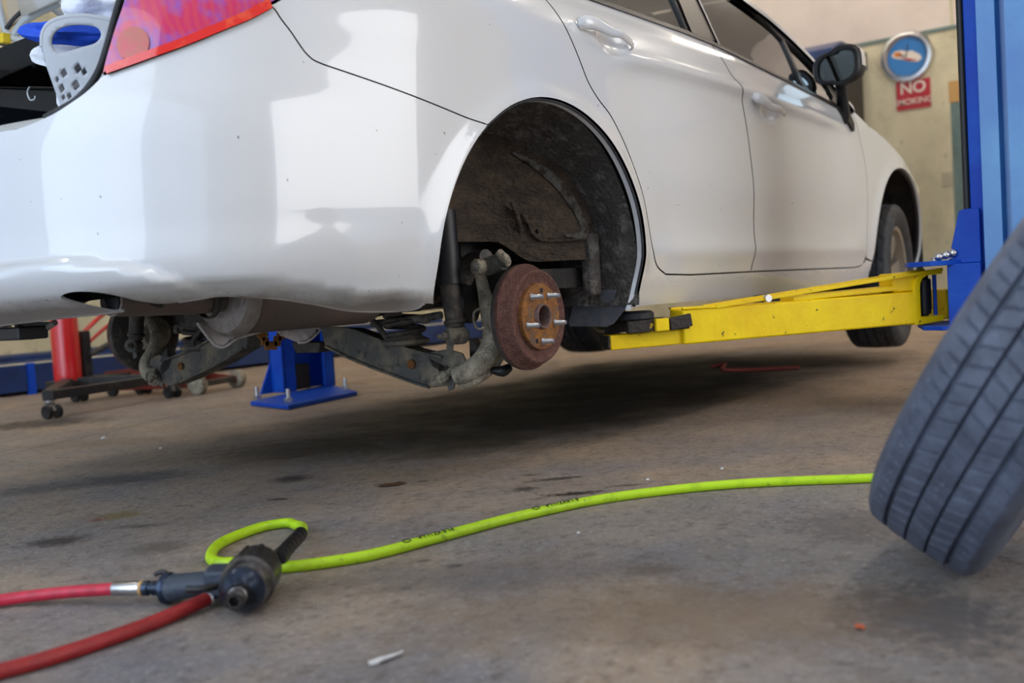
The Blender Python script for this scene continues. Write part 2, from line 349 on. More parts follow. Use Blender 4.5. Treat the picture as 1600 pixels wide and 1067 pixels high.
# ================================================================== THE ROOM
def struct(b, name, m, **k): return tag(b.build(name, m, **k), kind='structure')
X0, X1, Y0, Y1, H = -5.0, 9.0, -7.0, 6.2, 4.6
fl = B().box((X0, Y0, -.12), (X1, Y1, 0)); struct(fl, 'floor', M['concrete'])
struct(B().box((X0, Y0, H), (X1, Y1, H+.1)), 'ceiling', M['ceil'])
ZT = 2.76
struct(B().box((X1, Y0, -.12), (X1+.15, Y1, ZT)), 'wall_front', M['walllow'])
struct(B().box((X1, Y0, ZT), (X1+.15, Y1, H)), 'wall_front_upper', M['wallup'])
struct(B().box((X0, Y1, -.12), (X1, Y1+.15, H)), 'wall_left', M['walllow'])
b = B().box((X1-.02, Y0, ZT-.02), (X1, Y1, ZT+.012)); struct(b, 'trim_1', M['greygreen'])
b = B().box((X1-.012, .28, ZT-.1), (X1, .31, H)); struct(b, 'trim_2', M['walllow'])
# rear wall with the wide bay door opening, right wall with the side bay opening
b = B()
for lo, hi in (((X0-.15, Y0, 0), (X0, -6.0, H)), ((X0-.15, 5.7, 0), (X0, Y1, H)), ((X0-.15, -6.0, 4.25), (X0, 5.7, H))): b.box(lo, hi)
struct(b, 'wall_rear', M['wallup'])
b = B()
for lo, hi in (((X0, Y0-.15, 0), (-.9, Y0, H)), ((3.9, Y0-.15, 0), (X1, Y0, H)), ((-.9, Y0-.15, 4.0), (3.9, Y0, H))): b.box(lo, hi)
struct(b, 'wall_right', M['wallup'])

# ceiling lights: fluorescent strip fixtures; those nearest the front wall are added to brighten it
em = bpy.data.materials.new('fluorescent_tube'); em.use_nodes = True; pb = em.node_tree.nodes['Principled BSDF']
pb.inputs['Emission Color'].default_value = (1, .93, .82, 1); pb.inputs['Emission Strength'].default_value = 50; pb.inputs['Base Color'].default_value = (.8, .8, .8, 1)
for i, (x, y) in enumerate(((-1.6, -2.6), (1.2, -2.9), (4.0, -2.6), (-1.2, 2.6), (2.0, 2.8), (5.2, 2.4), (7.4, -.8), (7.4, 1.2), (7.4, 3.2), (6.4, -2.8))):
    t = thing('ceiling_light', (x, y, H), 'white fluorescent strip light on the garage ceiling above the cars', 'light', 'strip lights on the ceiling')
    B().box((x-.62, y-.11, H-.07), (x+.62, y+.11, H)).build('housing', M['white'], t)
    for s in (-.05, .05): B().cyl((x-.6, y+s, H-.09), (x+.6, y+s, H-.09), .019, n=10, up=(0, 1, 0)).build('tube', em, t)

# ================================================================== THE CAR BODY SURFACE
QP = [(-.965,.0),(-.955,-.25),(-.925,-.45),(-.86,-.62),(-.74,-.745),(-.58,-.812),(-.38,-.850),(-.1,-.872),(.25,-.877),(.8,-.878),(1.4,-.878),(2.0,-.878),(2.5,-.880),(2.8,-.882),(3.02,-.870),(3.2,-.835),(3.36,-.75),(3.48,-.60),(3.55,-.38),(3.58,0)]
def catmull(P, n=24):
    P = [np.array(p, float) for p in P]; P = [P[1]*[1, -1]]+P+[P[-2]*[1, -1]]; out = []
    for i in range(1, len(P)-2):
        p0, p1, p2, p3 = P[i-1:i+3]
        t0 = 0; t1 = t0+np.linalg.norm(p1-p0)**.5; t2 = t1+np.linalg.norm(p2-p1)**.5; t3 = t2+np.linalg.norm(p3-p2)**.5
        for k in range(n):
            t = t1+(t2-t1)*k/n
            A1 = (t1-t)/(t1-t0)*p0+(t-t0)/(t1-t0)*p1; A2 = (t2-t)/(t2-t1)*p1+(t-t1)/(t2-t1)*p2; A3 = (t3-t)/(t3-t2)*p2+(t-t2)/(t3-t2)*p3
            B1 = (t2-t)/(t2-t0)*A1+(t-t0)/(t2-t0)*A2; B2 = (t3-t)/(t3-t1)*A2+(t-t1)/(t3-t1)*A3
            out.append((t2-t)/(t2-t1)*B1+(t-t1)/(t2-t1)*B2)
    out.append(P[-2]); return np.array(out)
CV = catmull(QP)
SL = np.concatenate([[0], np.cumsum(np.linalg.norm(np.diff(CV, axis=0), axis=1))]); TL = SL[-1]
TG = np.gradient(CV, SL, axis=0); TG /= np.linalg.norm(TG, axis=1)[:, None]
ZS = [.10,.17,.20,.24,.28,.34,.42,.52,.62,.70,.76,.82,.88,.93,.96,1.0,1.1,1.2,1.3,1.38,1.42]
IS = [.09,.055,.042,.030,.022,.012,.004,.000,.001,.006,.010,.013,.022,.042,.060,.076,.115,.158,.21,.275,.36]
ZR = [.10,.22,.28,.32,.42,.50,.58,.62,.66,.72,.80,.90,1.0,1.1]
IR = [.15,.085,.040,.008,.0,.0,.004,.012,.024,.040,.062,.095,.14,.2]
def herm(z, X, Y):
    X = np.asarray(X, float); Y = np.asarray(Y, float); h = np.diff(X); d = np.diff(Y)/h; m = np.zeros_like(Y); m[0] = d[0]; m[-1] = d[-1]
    m[1:-1] = (d[:-1]*h[1:]+d[1:]*h[:-1])/(h[1:]+h[:-1]); z = np.clip(z, X[0], X[-1]); i = np.clip(np.searchsorted(X, z)-1, 0, len(X)-2); t = (z-X[i])/h[i]
    return (2*t**3-3*t**2+1)*Y[i]+(t**3-2*t**2+t)*h[i]*m[i]+(-2*t**3+3*t**2)*Y[i+1]+(t**3-t**2)*h[i]*m[i+1]
ss = lambda x: (lambda q: q*q*(3-2*q))(np.clip(x, 0, 1))
ARC, ARR = (.069, .447), .395          # rear wheel arch centre (x, z) and radius
ARF = (2.745, .452)
T_OF_X = lambda x: float(np.interp(x, CV[:int(len(CV)*.9), 0], SL[:int(len(CV)*.9)]))
def relief(t, z, x):
    """outward relief of the pressed panels: arch lips, shoulder crease, handle bowls, bumper bulge"""
    D = 0
    for c in (ARC, ARF):
        rho = np.hypot(x-c[0], z-c[1]); D = D+.009*np.exp(-((rho-ARR)/.028)**2)*ss((z-.40)/.1)
    zc = 1.000-.05*np.exp(-np.maximum(t-1.85, 0)/.12)-.03*ss((t-2.5)/1.2)
    on = ss((t-1.86)/.22)*(1-ss((t-3.4)/.4))
    D = D+.011*on*np.exp(-((z-zc)/.022)**2)-.006*on*ss((zc-z)/.05)*ss((z-.6)/.2)
    D = D-.007*ss((t-2.0)/.2)*(1-ss((t-3.7)/.2))*np.exp(-((z-.60)/.07)**2)
    D = D+.006*ss((t-2.0)/.2)*(1-ss((t-3.7)/.2))*np.exp(-((z-.50)/.03)**2)
    for (tc, zz) in ((1.945, 1.021), (2.925, .958)):
        D = D-.015*np.exp(-(((t-tc)/.055)**2+((z-zz)/.030)**2)**2)
    zb = herm(t, [0,.372,.468,.563,.643,.695,.746,.80,.9], [.517,.517,.521,.518,.505,.488,.466,.44,.40])
    D = D+.020*ss((zb-z+.006)/.022)*(1-ss((t-.60)/.32))*(1-.5*ss((zb-z-.02)/.08))
    bz = np.interp(t, [0,.43,.58,.79,.93,1.07,1.22], [.412,.421,.430,.442,.429,.401,.396])+.036
    D = D-.050*ss((bz-z)/.05)**.8*(1-ss((t-1.17)/.07))
    return D
def SURF(t, z, det=True):
    t = np.asarray(t, float); z = np.asarray(z, float); zc = z-.155
    x = np.interp(t, SL, CV[:, 0]); y = np.interp(t, SL, CV[:, 1]); tx = np.interp(t, SL, TG[:, 0]); ty = np.interp(t, SL, TG[:, 1]); l = np.hypot(tx, ty)
    nx, ny = -ty/l, tx/l; w_ = ss((t-.55)/.75); ins = (1-w_)*herm(zc, ZR, IR)+w_*herm(zc, ZS, IS)
    if det: ins = ins-relief(t, z, x)
    return np.stack([x+nx*ins, y+ny*ins, z+0*t], -1)
def SN(t, z):
    e = .0015; a = SURF(t+e, z)-SURF(t-e, z); c = SURF(t, z+e)-SURF(t, z-e); n = np.cross(a, c)   # tangent x up = outward on the right side
    n /= np.linalg.norm(n, axis=-1)[..., None]
    return n

def inpoly(px, py, poly):
    x, y = poly[:, 0], poly[:, 1]; x2, y2 = np.roll(x, -1), np.roll(y, -1); r = np.zeros(len(px), bool)
    for a, b_, c, d in zip(x, y, x2, y2):
        if b_ == d: continue
        k = ((b_ > py) != (d > py)) & (px < (c-a)*(py-b_)/(d-b_)+a); r ^= k
    return r
def resample(poly, res):
    out = []
    for i in range(len(poly)):
        a, b_ = V(poly[i]), V(poly[(i+1) % len(poly)]); L = np.linalg.norm(b_-a)
        if L < 1e-5: continue
        n = max(1, int(math.ceil(L/res))); out += [a+(b_-a)*k/n for k in range(n)]
    return np.array(out)
def shrink(P, d):
    area_ = .5*np.sum(P[:, 0]*np.roll(P[:, 1], -1)-np.roll(P[:, 0], -1)*P[:, 1]); s = 1 if area_ > 0 else -1
    e1 = P-np.roll(P, 1, 0); e2 = np.roll(P, -1, 0)-P; t = e1/np.linalg.norm(e1, axis=1)[:, None]+e2/np.linalg.norm(e2, axis=1)[:, None]
    t /= np.linalg.norm(t, axis=1)[:, None]+1e-9; return P+np.stack([-t[:, 1], t[:, 0]], -1)*d*s
def panel(name, poly, m, parent, holes=(), gap=.0015, depth=.014, res=.022, lift=0, edge=True, mirror=False):
    P = shrink(resample(poly, res*.8), gap); Hs = [shrink(resample(h, res*.8), -gap) for h in holes]
    loops = [P]+Hs; pts = []; edges = []
    for L in loops:
        o = len(pts); pts += [tuple(p) for p in L]; edges += [(o+i, o+(i+1) % len(L)) for i in range(len(L))]
    lo, hi = P.min(0), P.max(0); gx, gy = np.meshgrid(np.arange(lo[0]+res*.5, hi[0], res), np.arange(lo[1]+res*.5, hi[1], res)); g = np.stack([gx.ravel(), gy.ravel()], -1)
    k = inpoly(g[:, 0], g[:, 1], P)
    for h in Hs: k &= ~inpoly(g[:, 0], g[:, 1], h)
    g = g[k]; allp = np.array(pts)
    dmin = np.array([np.min(np.hypot(*(allp-q).T)) for q in g]) if len(g) else np.array([])
    if len(g): g = g[dmin > res*.45]
    vin = [Vector(p) for p in pts]+[Vector(q) for q in g]
    vo, eo, fo, _, _, _ = delaunay_2d_cdt(vin, edges, [], 0, 1e-6)
    Q = np.array([v[:] for v in vo]); F_ = [f for f in fo]; cen = np.array([Q[list(f)].mean(0) for f in F_])
    k = inpoly(cen[:, 0], cen[:, 1], P)
    for h in Hs: k &= ~inpoly(cen[:, 0], cen[:, 1], h)
    F_ = [F_[i] for i in range(len(F_)) if k[i]]
    pos = SURF(Q[:, 0], Q[:, 1]); nor = SN(Q[:, 0], Q[:, 1]); pos = pos+nor*lift
    fs = []
    for f in F_:
        a, b_, c = [Q[i] for i in f[:3]]; s = (b_[0]-a[0])*(c[1]-a[1])-(b_[1]-a[1])*(c[0]-a[0]); fs.append(tuple(f) if s > 0 else tuple(f[::-1]))
    verts = list(pos); norms = list(nor)
    if edge:
        for L in loops:
            p0 = SURF(L[:, 0], L[:, 1]); n0 = SN(L[:, 0], L[:, 1]); p0 = p0+n0*lift; tn = np.roll(p0, -1, 0)-np.roll(p0, 1, 0); side = np.cross(tn, n0); side /= np.linalg.norm(side, axis=1)[:, None]+1e-9
            ar = .5*np.sum(L[:, 0]*np.roll(L[:, 1], -1)-np.roll(L[:, 0], -1)*L[:, 1])
            if (ar < 0) != (L is not P): side = -side
            o = len(verts); n = len(L); verts += list(p0)+list(p0-n0*depth); norms += list(side)*2
            for i in range(n): j = (i+1) % n; fs.append((o+i, o+j, o+n+j, o+n+i))
    vv = np.array(verts); nn = np.array(norms)
    if mirror: vv = vv*[1, -1, 1]; nn = nn*[1, -1, 1]; fs = [f[::-1] for f in fs]
    me = bpy.data.meshes.new(name); me.from_pydata((vv-V(parent['_base'])).tolist(), [], fs); me.update(); me.materials.append(m)
    me.shade_smooth(); me.normals_split_custom_set_from_vertices([tuple(x) for x in nn])
    o = bpy.data.objects.new(name, me); COL.objects.link(o); o.parent = parent; o['_base'] = list(parent['_base']); return o

def sc2(P, n=5): return [tuple(p) for p in curve([V(p) for p in P], n)]
def arcpts(c, r, a0, a1, n=40):
    return [(T_OF_X(c[0]+r*math.cos(math.radians(a0+(a1-a0)*i/n))), c[1]+r*math.sin(math.radians(a0+(a1-a0)*i/n))) for i in range(n+1)]

# traced curves on the body surface, (distance around the plan outline, height)
seam = sc2([(.926,.944),(.934,.936),(.943,.92),(.958,.898),(.972,.874),(.984,.858),(1.002,.847),(1.055,.834),(1.165,.811),(1.292,.784),(1.397,.762)])
lamplow = sc2([(.613,.823),(.661,.836),(.707,.85),(.758,.867),(.811,.888),(.872,.914),(.926,.944)])
lampleft = sc2([(.613,.823),(.618,.849),(.632,.898),(.651,.952),(.675,1.02)])
opening = sc2([(0,.748),(.2,.749),(.397,.751),(.445,.751),(.488,.759),(.522,.768),(.554,.782),(.584,.799),(.613,.823)])
bumpbot = [(0,.412),(.2,.413),(.319,.417),(.429,.421),(.52,.423),(.58,.426)]+sc2([(.58,.426),(.549,.429),(.518,.440),(.503,.455),(.54,.463),(.590,.458),(.632,.442)], 4)+sc2([(.632,.442),(.675,.434),(.743,.438),(.792,.442),(.854,.437),(.926,.429),(1.003,.414),(1.074,.4),(1.151,.394),(1.207,.394),(1.224,.405)], 4)
doorrear = sc2([(1.655,1.135),(1.696,1.08),(1.713,1.058),(1.733,1.029),(1.759,.986),(1.785,.942),(1.811,.9),(1.846,.866),(1.897,.83),(1.947,.774),(1.986,.717),(2.022,.651),(2.049,.579),(2.077,.505),(2.108,.463),(2.163,.439)])
doorbotR = [(2.163,.439),(2.315,.434),(2.724,.434)]
doorbotF = [(2.724,.434),(3.204,.432),(3.721,.429)]+sc2([(3.721,.429),(3.80,.436),(3.832,.455),(3.839,.485)], 4)
fdf = sc2([(3.839,.485),(3.844,.625),(3.852,.778),(3.845,.867),(3.82,.933),(3.80,.985),(3.78,1.03)])
bgap = sc2([(2.62,1.135),(2.632,1.082),(2.652,1.032),(2.70,.984),(2.727,.898),(2.734,.76),(2.738,.621),(2.735,.512),(2.724,.434)])
belt = [(1.40,1.125),(1.655,1.135),(1.953,1.135),(2.258,1.136),(2.43,1.137),(2.62,1.133),(2.83,1.115),(3.055,1.091),(3.295,1.069),(3.552,1.042),(3.70,1.034),(3.78,1.03)]
sillbot = [(2.001,.357),(2.049,.360),(2.265,.359),(2.602,.356),(2.892,.358),(3.4,.358),(3.80,.362)]
tarc = lambda a0, a1, n=40: arcpts(ARC, ARR, a0, a1, n)
RB = math.degrees(math.atan2(.762-.447, -.166-.069))
a_end = math.degrees(math.atan2(.357-.447, .385)); a_bump = math.degrees(math.atan2(.405-.447, -.388))+360 if False else 186.3

car = thing('car', (0, 0, 0.0), 'white four-door car raised on the yellow lift arms, near rear wheel taken off, trunk open', 'car')
def bothsides(name, *a, **k):
    o = panel(name, *a, **k); panel(name, *a, mirror=True, **k); return o

# rear bumper (right half to the centre, and its mirrored half)
poly = opening+lamplow[1:]+seam[1:]+tarc(RB, a_bump, 26)[1:]+bumpbot[::-1]
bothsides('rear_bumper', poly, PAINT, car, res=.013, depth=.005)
for mr in (False, True):
    for seg in ([SURF(t_, z_+.0015) for t_, z_ in bumpbot[:6]], [SURF(t_, z_+.0015) for t_, z_ in bumpbot if t_ > .70]):
        B().tube(seg, .0022, 8, 0).build('bumper_lip', M['cap'], car, mirror=mr)
# quarter panel with the sill run
poly = seam+tarc(RB, 0, 50)[1:]+tarc(0, a_end, 6)[1:]+sillbot[1:]
poly += [(T_OF_X(ARF[0]-.375), .36)]+[p for p in arcpts(ARF, ARR, 192, 180, 5)]
poly += [(3.90, .452), (3.848, .46)]+[(3.842, .455), (3.80, .434)]+doorbotF[::-1][6:]+doorbotR[::-1][1:]+doorrear[::-1][1:]
poly += [(1.40,1.125),(1.2,1.11),(1.0,1.08),(.80,1.05),(.675,1.02)]+[p for p in []]
lamp_top = [(.675,1.02),(.80,1.03),(.90,1.01),(.97,.985),(.945,.955),(.926,.944)]
poly += lamp_top[1:-1]
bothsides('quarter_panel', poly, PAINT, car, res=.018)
# doors
dr = doorrear+doorbotR[1:]+bgap[::-1][1:]+belt[1:6][::-1][1:]
rear_door = panel('rear_door', dr, PAINT, car, res=.013, gap=.0028); panel('rear_door', dr, PAINT, car, res=.03, gap=.003, mirror=True)
df = bgap+doorbotF[1:]+fdf[1:]+belt[5:][::-1][1:]
front_door = panel('front_door', df, PAINT, car, res=.013, gap=.0028); panel('front_door', df, PAINT, car, res=.03, gap=.003, mirror=True)
# front fender + front bumper zone
ff = fdf+[(3.80,1.045),(3.88,1.02),(3.949,.999),(4.05,.985),(4.159,.961),(4.29,.925),(4.382,.898),(4.474,.845),(4.62,.80),(5.0,.76),(5.4,.74),(TL,.74),(TL,.34),(5.2,.34),(4.7,.36),(T_OF_X(ARF[0]+.386),.37)]+arcpts(ARF, ARR, -10, 180, 56)+[(3.90,.455),(3.848,.465)]
bothsides('front_fender', ff, PAINT, car, res=.024)

# window band: frames, glass
rg = sc2([(1.99,1.152),(2.15,1.15),(2.34,1.146),(2.482,1.142)], 3)+sc2([(2.486,1.197),(2.482,1.27),(2.46,1.38)], 3)+sc2([(2.3,1.41),(2.1,1.40),(1.95,1.36),(1.80,1.27),(1.72,1.18),(1.76,1.153)], 3)
fg = sc2([(2.692,1.150),(2.848,1.131),(3.039,1.113),(3.254,1.093),(3.328,1.086)], 3)+sc2([(3.345,1.14),(3.352,1.2),(3.350,1.275)], 3)+sc2([(3.262,1.325),(3.132,1.372),(3.0,1.40),(2.82,1.42),(2.70,1.43)], 3)+sc2([(2.675,1.36),(2.682,1.25)], 3)
tri = [(3.374,1.078),(3.45,1.072),(3.57,1.056),(3.64,1.09),(3.655,1.15),(3.56,1.215),(3.45,1.258),(3.380,1.280)]
roofz = [(3.80,1.05),(3.74,1.115),(3.659,1.184),(3.56,1.237),(3.459,1.283),(3.37,1.315),(3.286,1.342),(3.2,1.36),(3.108,1.38),(2.95,1.41),(2.8,1.435),(2.5,1.455),(2.2,1.46),(1.9,1.435),(1.65,1.38),(1.45,1.28),(1.30,1.18),(1.22,1.12)]
band = [(1.22,1.115)]+[(1.40,1.127)]+[(a, c+.003) for a, c in belt[1:]]+roofz[1:-1]
bothsides('window_frame', band, M['trim'], car, holes=(rg, fg, tri), res=.03, gap=.0, lift=-.004, depth=.02)
for h in (rg, fg, tri): bothsides('window_glass', h, M['glass'], car, res=.03, gap=-.003, lift=-.012, edge=False)
# bright roof rail along the top of the side windows, and the belt moulding
rl = [(a, c+.012) for a, c in roofz]+[(a-.004, c-.012) for a, c in roofz[::-1]]
bothsides('roof_rail', rl, PAINT, car, res=.02, gap=0, lift=.006)
bl = [(a, c+.006) for a, c in belt[1:-1]]+[(a, c-.007) for a, c in belt[1:-1][::-1]]
bothsides('belt_moulding', bl, M['trim'], car, res=.02, gap=0, lift=.005, depth=.006)
# b pillar cover
bp_ = [(2.50,1.146),(2.62,1.140),(2.66,1.147),(2.655,1.25),(2.645,1.36),(2.64,1.43),(2.48,1.43),(2.505,1.25)]
bothsides('pillar_cover', bp_, M['pillar'], car, res=.03, gap=0, lift=.002)
bothsides('rear_pillar', [(1.20,1.10),(1.655,1.139),(1.70,1.19),(1.78,1.285),(1.93,1.378),(2.05,1.425),(1.9,1.44),(1.65,1.388),(1.45,1.288),(1.30,1.188)], PAINT, car, res=.03, gap=0, lift=.004)
bothsides('pillar_trim', [(2.662,1.135),(2.672,1.135),(2.668,1.25),(2.66,1.43),(2.65,1.43),(2.656,1.25)], PAINT, car, res=.02, gap=0, lift=.006)
# tail lamp
lens_mat = mat('red_lamp_lens', rgb(196, 30, 58), .12, 0, 1.0); N, L, new, noise, rng_, math_, mix = node_tools(lens_mat)
g = new('ShaderNodeNewGeometry'); wv = new('ShaderNodeTexWave'); wv.inputs['Scale'].default_value = 28; wv.inputs['Distortion'].default_value = 5; wv.inputs['Detail'].default_value = 3; L.new(g.outputs['Position'], wv.inputs[0])
c1 = mix(rng_(noise(g.outputs['Position'], 16, 3), .42, .6), rgb(206, 40, 96), rgb(146, 84, 178)); c1 = mix(math_('MULTIPLY', wv.outputs['Color'], .35), c1, rgb(214, 84, 70)); L.new(c1, lens_mat.node_tree.nodes['Principled BSDF'].inputs['Base Color'])  # purple of the reflected sky is mixed into the lens colour
edge_mat = mat('red_lamp_edge', rgb(226, 36, 28), .15, 0, 1, var=(rgb(240, 96, 60), 30, .5, .7)); amber = mat('amber_reflector', rgb(178, 84, 62), .2, 0, .8, var=(rgb(200, 60, 66), 22, .4, .6))
lp = lampleft[::-1]+lamplow[1:]+lamp_top[::-1][1:-1]
for mr in (False, True):
    tl = panel('tail_light', lp, lens_mat, car, res=.014, gap=.003, lift=.004, depth=.03, mirror=mr)
    lo_ = lamplow; panel('light_edge', [(a+.012, c-.001) for a, c in lo_[:-1]]+[(a-.002, c+.010) for a, c in lo_[::-1][:-1]], edge_mat, tl, res=.012, gap=0, lift=.007, depth=.004, mirror=mr)
    cx, cz = .672, .872
    panel('amber_reflector', [(cx+.030*math.cos(q), cz+.03*math.sin(q)) for q in np.linspace(0, 2*PI, 20)[:-1]], amber, tl, res=.012, gap=0, lift=.0065, depth=.003, mirror=mr)
# inner lip of the wheel arch: pale flange and black seal
for c, a0, a1, nm in ((ARC, -14, 128, 'arch_lip'), (ARF, -6, 186, 'arch_lip')):
    for mr in (False, True):
        b = B(); vs = []; n = 50
        for i in range(n+1):
            a = math.radians(a0+(a1-a0)*i/n); t_ = T_OF_X(c[0]+ARR*math.cos(a)); p = SURF(t_, c[1]+ARR*math.sin(a)); rd = V((math.cos(a), 0, math.sin(a)))
            for dy, dr_ in ((.010, .001), (.012, -.003), (.022, -.006), (.025, -.003)): vs.append(p+V((0, dy, 0))+rd*dr_)
        fs = [(i*4+k, i*4+k+1, i*4+k+5, i*4+k+4) for i in range(n) for k in range(3)]
        b.add(vs, fs).build(nm, PAINT if c is ARC else M['trim'], car, mirror=mr)
b = B(); pts = []
for i in range(41):
    a = math.radians(-8+(132+8)*i/40); pts.append(SURF(T_OF_X(ARC[0]+ARR*math.cos(a)), ARC[1]+ARR*math.sin(a))+V((0, .008, 0))+V((math.cos(a), 0, math.sin(a)))*(-.003))
b.tube(pts, .003, 8, 0).build('arch_seal', M['rubber'], car)

# roof, hood, windscreen, closing surfaces
def side_xyz(t, z, s): p = SURF(t, z, False); return p*V((1, s, 1))
def strip_surface(L, crown, name, m, n=14):
    vs = []
    for t, z in L:
        a = side_xyz(t, z, 1); c = side_xyz(t, z, -1)
        for k in range(n+1): q = k/n; p = a*(1-q)+c*q; p[2] += crown*4*q*(1-q); vs.append(p)
    m_ = len(L); fs = [(i*(n+1)+k, i*(n+1)+k+1, (i+1)*(n+1)+k+1, (i+1)*(n+1)+k) for i in range(m_-1) for k in range(n)]
    return B().add(vs, fs).build(name, m, car, ang=60)
strip_surface([(a, c+.004) for a, c in roofz[8:15]], .035, 'roof', PAINT)
strip_surface([(a, c+.004) for a, c in roofz[0:9]], .02, 'windscreen', M['glass'])
strip_surface([(a, c) for a, c in roofz[14:]]+[(1.22, 1.11)], .02, 'rear_window', M['glass'])
strip_surface([(3.80,1.045),(3.949,.999),(4.159,.961),(4.382,.898),(4.62,.80)], .03, 'hood', PAINT)
strip_surface([(1.22,1.12),(1.1,1.10),(1.0,1.085)], .005, 'rear_shelf', PAINT)
b = B().box((3.0, -.70, .36), (3.42, .70, .74)); b.build('front_crossmember', M['under'], car)
# raised trunk lid, hinged at the rear shelf and standing up out of the frame
b = B(); vs = []
for i in range(9):
    q = i/8; x = -.30-.34*q+.06*math.sin(q*PI); z = 1.27+.62*q
    for k in range(13): y = -.60+1.2*k/12; vs.append((x-.02*math.cos(y*2.4), y, z))
fs = [(i*13+k, i*13+k+1, (i+1)*13+k+1, (i+1)*13+k) for i in range(8) for k in range(12)]
lid = b.add(vs, fs).build('trunk_lid', PAINT, car); so = lid.modifiers.new('solid', 'SOLIDIFY'); so.thickness = .03
for s in (-1, 1): B().tube([(-.05, .56*s, 1.02), (-.12, .56*s, 1.2), (-.26, .56*s, 1.29), (-.31, .52*s, 1.31)], .011, 8).build('lid_hinge', M['seal'], car)

# cabin interior
b = B().box((.15, -.70, .42), (2.45, .70, .47)); b.box((.10, -.56, .42), (.14, .56, 1.08)); b.box((2.4, -.7, .42), (2.5, .7, 1.0)); b.build('cabin_lining', M['under'], car)
for s in (-1, 1):
    b = B().obox((1.42, .37*s, .66), (.25, 0, .02), (0, .24, 0), (-.005, 0, .07)); b.obox((1.16, .37*s, .98), (.055, 0, .012), (0, .23, 0), (-.09, 0, .30)); b.obox((1.05, .37*s, 1.345), (.035, 0, .01), (0, .12, 0), (-.01, 0, .075)); b.build('front_seat', M['seat'], car, bevel=.03)
b = B().obox((.62, 0, .66), (.25, 0, .02), (0, .62, 0), (-.005, 0, .07)); b.obox((.34, 0, .96), (.055, 0, .012), (0, .62, 0), (-.09, 0, .28)); b.build('rear_seat', M['seat'], car, bevel=.03)
B().lathe([(.168, -.012), (.185, 0), (.168, .012), (.165, 0), (.168, -.012)], (1.90, .37, .93), (-.9, 0, .42), 32, cap=False).build('steering_wheel', M['blk'], car)
# door handles
def handle(ta, za, tb, zb, door):
    P = []; 
    for q, l in ((0, .004), (.06, .016), (.2, .024), (.4, .030), (.6, .031), (.8, .027), (.94, .016), (1, .002)):
        t_, z_ = ta+(tb-ta)*q, za+(zb-za)*q+.004*math.sin(q*PI); P.append(SURF(t_, z_, False)+SN(np.array(t_), np.array(z_))*l)
    B().tube(P, [.010, .0175, .017, .0135, .0115, .0105, .009, .004], 18, 8, sx=.55, up=(0, 0, 1)).build('door_handle', PAINT, door)
    q = .93; t_, z_ = ta+(tb-ta)*q, za+(zb-za)*q+.001; c = SURF(t_, z_, False); n_ = SN(np.array(t_), np.array(z_))
handle(1.795, 1.040, 2.035, 1.012, rear_door); handle(2.775, .985, 3.02, .948, front_door)
# mirror
mc = atx(1314, 106, 2.0); MS = .76
mir = B()
prof = []
fx = unit((1, -.12, .0)); fy = unit(np.cross((0, 0, 1), fx)); 
vs = []; n = 28
sec = [(-.055, .80), (-.058, .97), (-.045, 1.04), (-.01, 1.02), (.03, .93), (.065, .74), (.088, .42), (.094, .05)]
for d_, k_ in sec:
    for i in range(n):
        a = 2*PI*i/n; ca, sa = math.cos(a), math.sin(a); r_ = (abs(ca)**3.2+abs(sa)**3.2)**(-1/3.2)
        vs.append(mc+fx*d_*MS+fy*MS*(.118*ca*r_*k_)+MS*V((0, 0, 1))*((.082+(.010 if ca < 0 else -.006))*sa*r_*k_-.005*ca))
fs = [(i*n+k, i*n+(k+1) % n, (i+1)*n+(k+1) % n, (i+1)*n+k) for i in range(len(sec)-1) for k in range(n)]+[tuple((len(sec)-1)*n+k for k in range(n))]
mir_o = mir.add(vs, fs).build('side_mirror', M['blk'], car)
B().add([mc+fx*-.045*MS+fy*MS*(.104*math.cos(a)*(abs(math.cos(a))**3.2+abs(math.sin(a))**3.2)**(-1/3.2))+V((0, 0, MS*.072*math.sin(a)*(abs(math.cos(a))**3.2+abs(math.sin(a))**3.2)**(-1/3.2))) for a in np.linspace(0, 2*PI, 33)[:-1]], [tuple(range(32))]).build('mirror_glass', M['mirrorglass'], mir_o)
vs2 = [v for v in vs if True]
cap = B(); sel = []
for j, (d_, k_) in enumerate(sec[2:]):
    for i in range(15):
        a = PI*(-.06)+PI*1.12*i/14; ca, sa = math.cos(a), math.sin(a); r_ = (abs(ca)**3.2+abs(sa)**3.2)**(-1/3.2)
        sel.append(mc+fx*(d_+.002)*MS+MS*fy*(.122*ca*r_*k_)+MS*V((0, 0, 1))*((.086+(.010 if ca < 0 else -.006))*sa*r_*k_-.005*ca))
cap.add(sel, [(i*15+k, i*15+k+1, (i+1)*15+k+1, (i+1)*15+k) for i in range(5) for k in range(14)]).build('mirror_cap', PAINT, mir_o)
B().tube([(2.09, -.845, 1.000), (2.075, -.865, 1.02), mc+V((.02, .01, -.055))], [.034, .032, .028], 14, 6, sx=.6).build('mirror_stalk', M['blk'], mir_o)
panel('mirror_base', [(3.585,1.035),(3.70,1.03),(3.735,.985),(3.72,.955),(3.66,.985)], M['blk'], car, res=.02, gap=0, lift=.012, depth=.014)
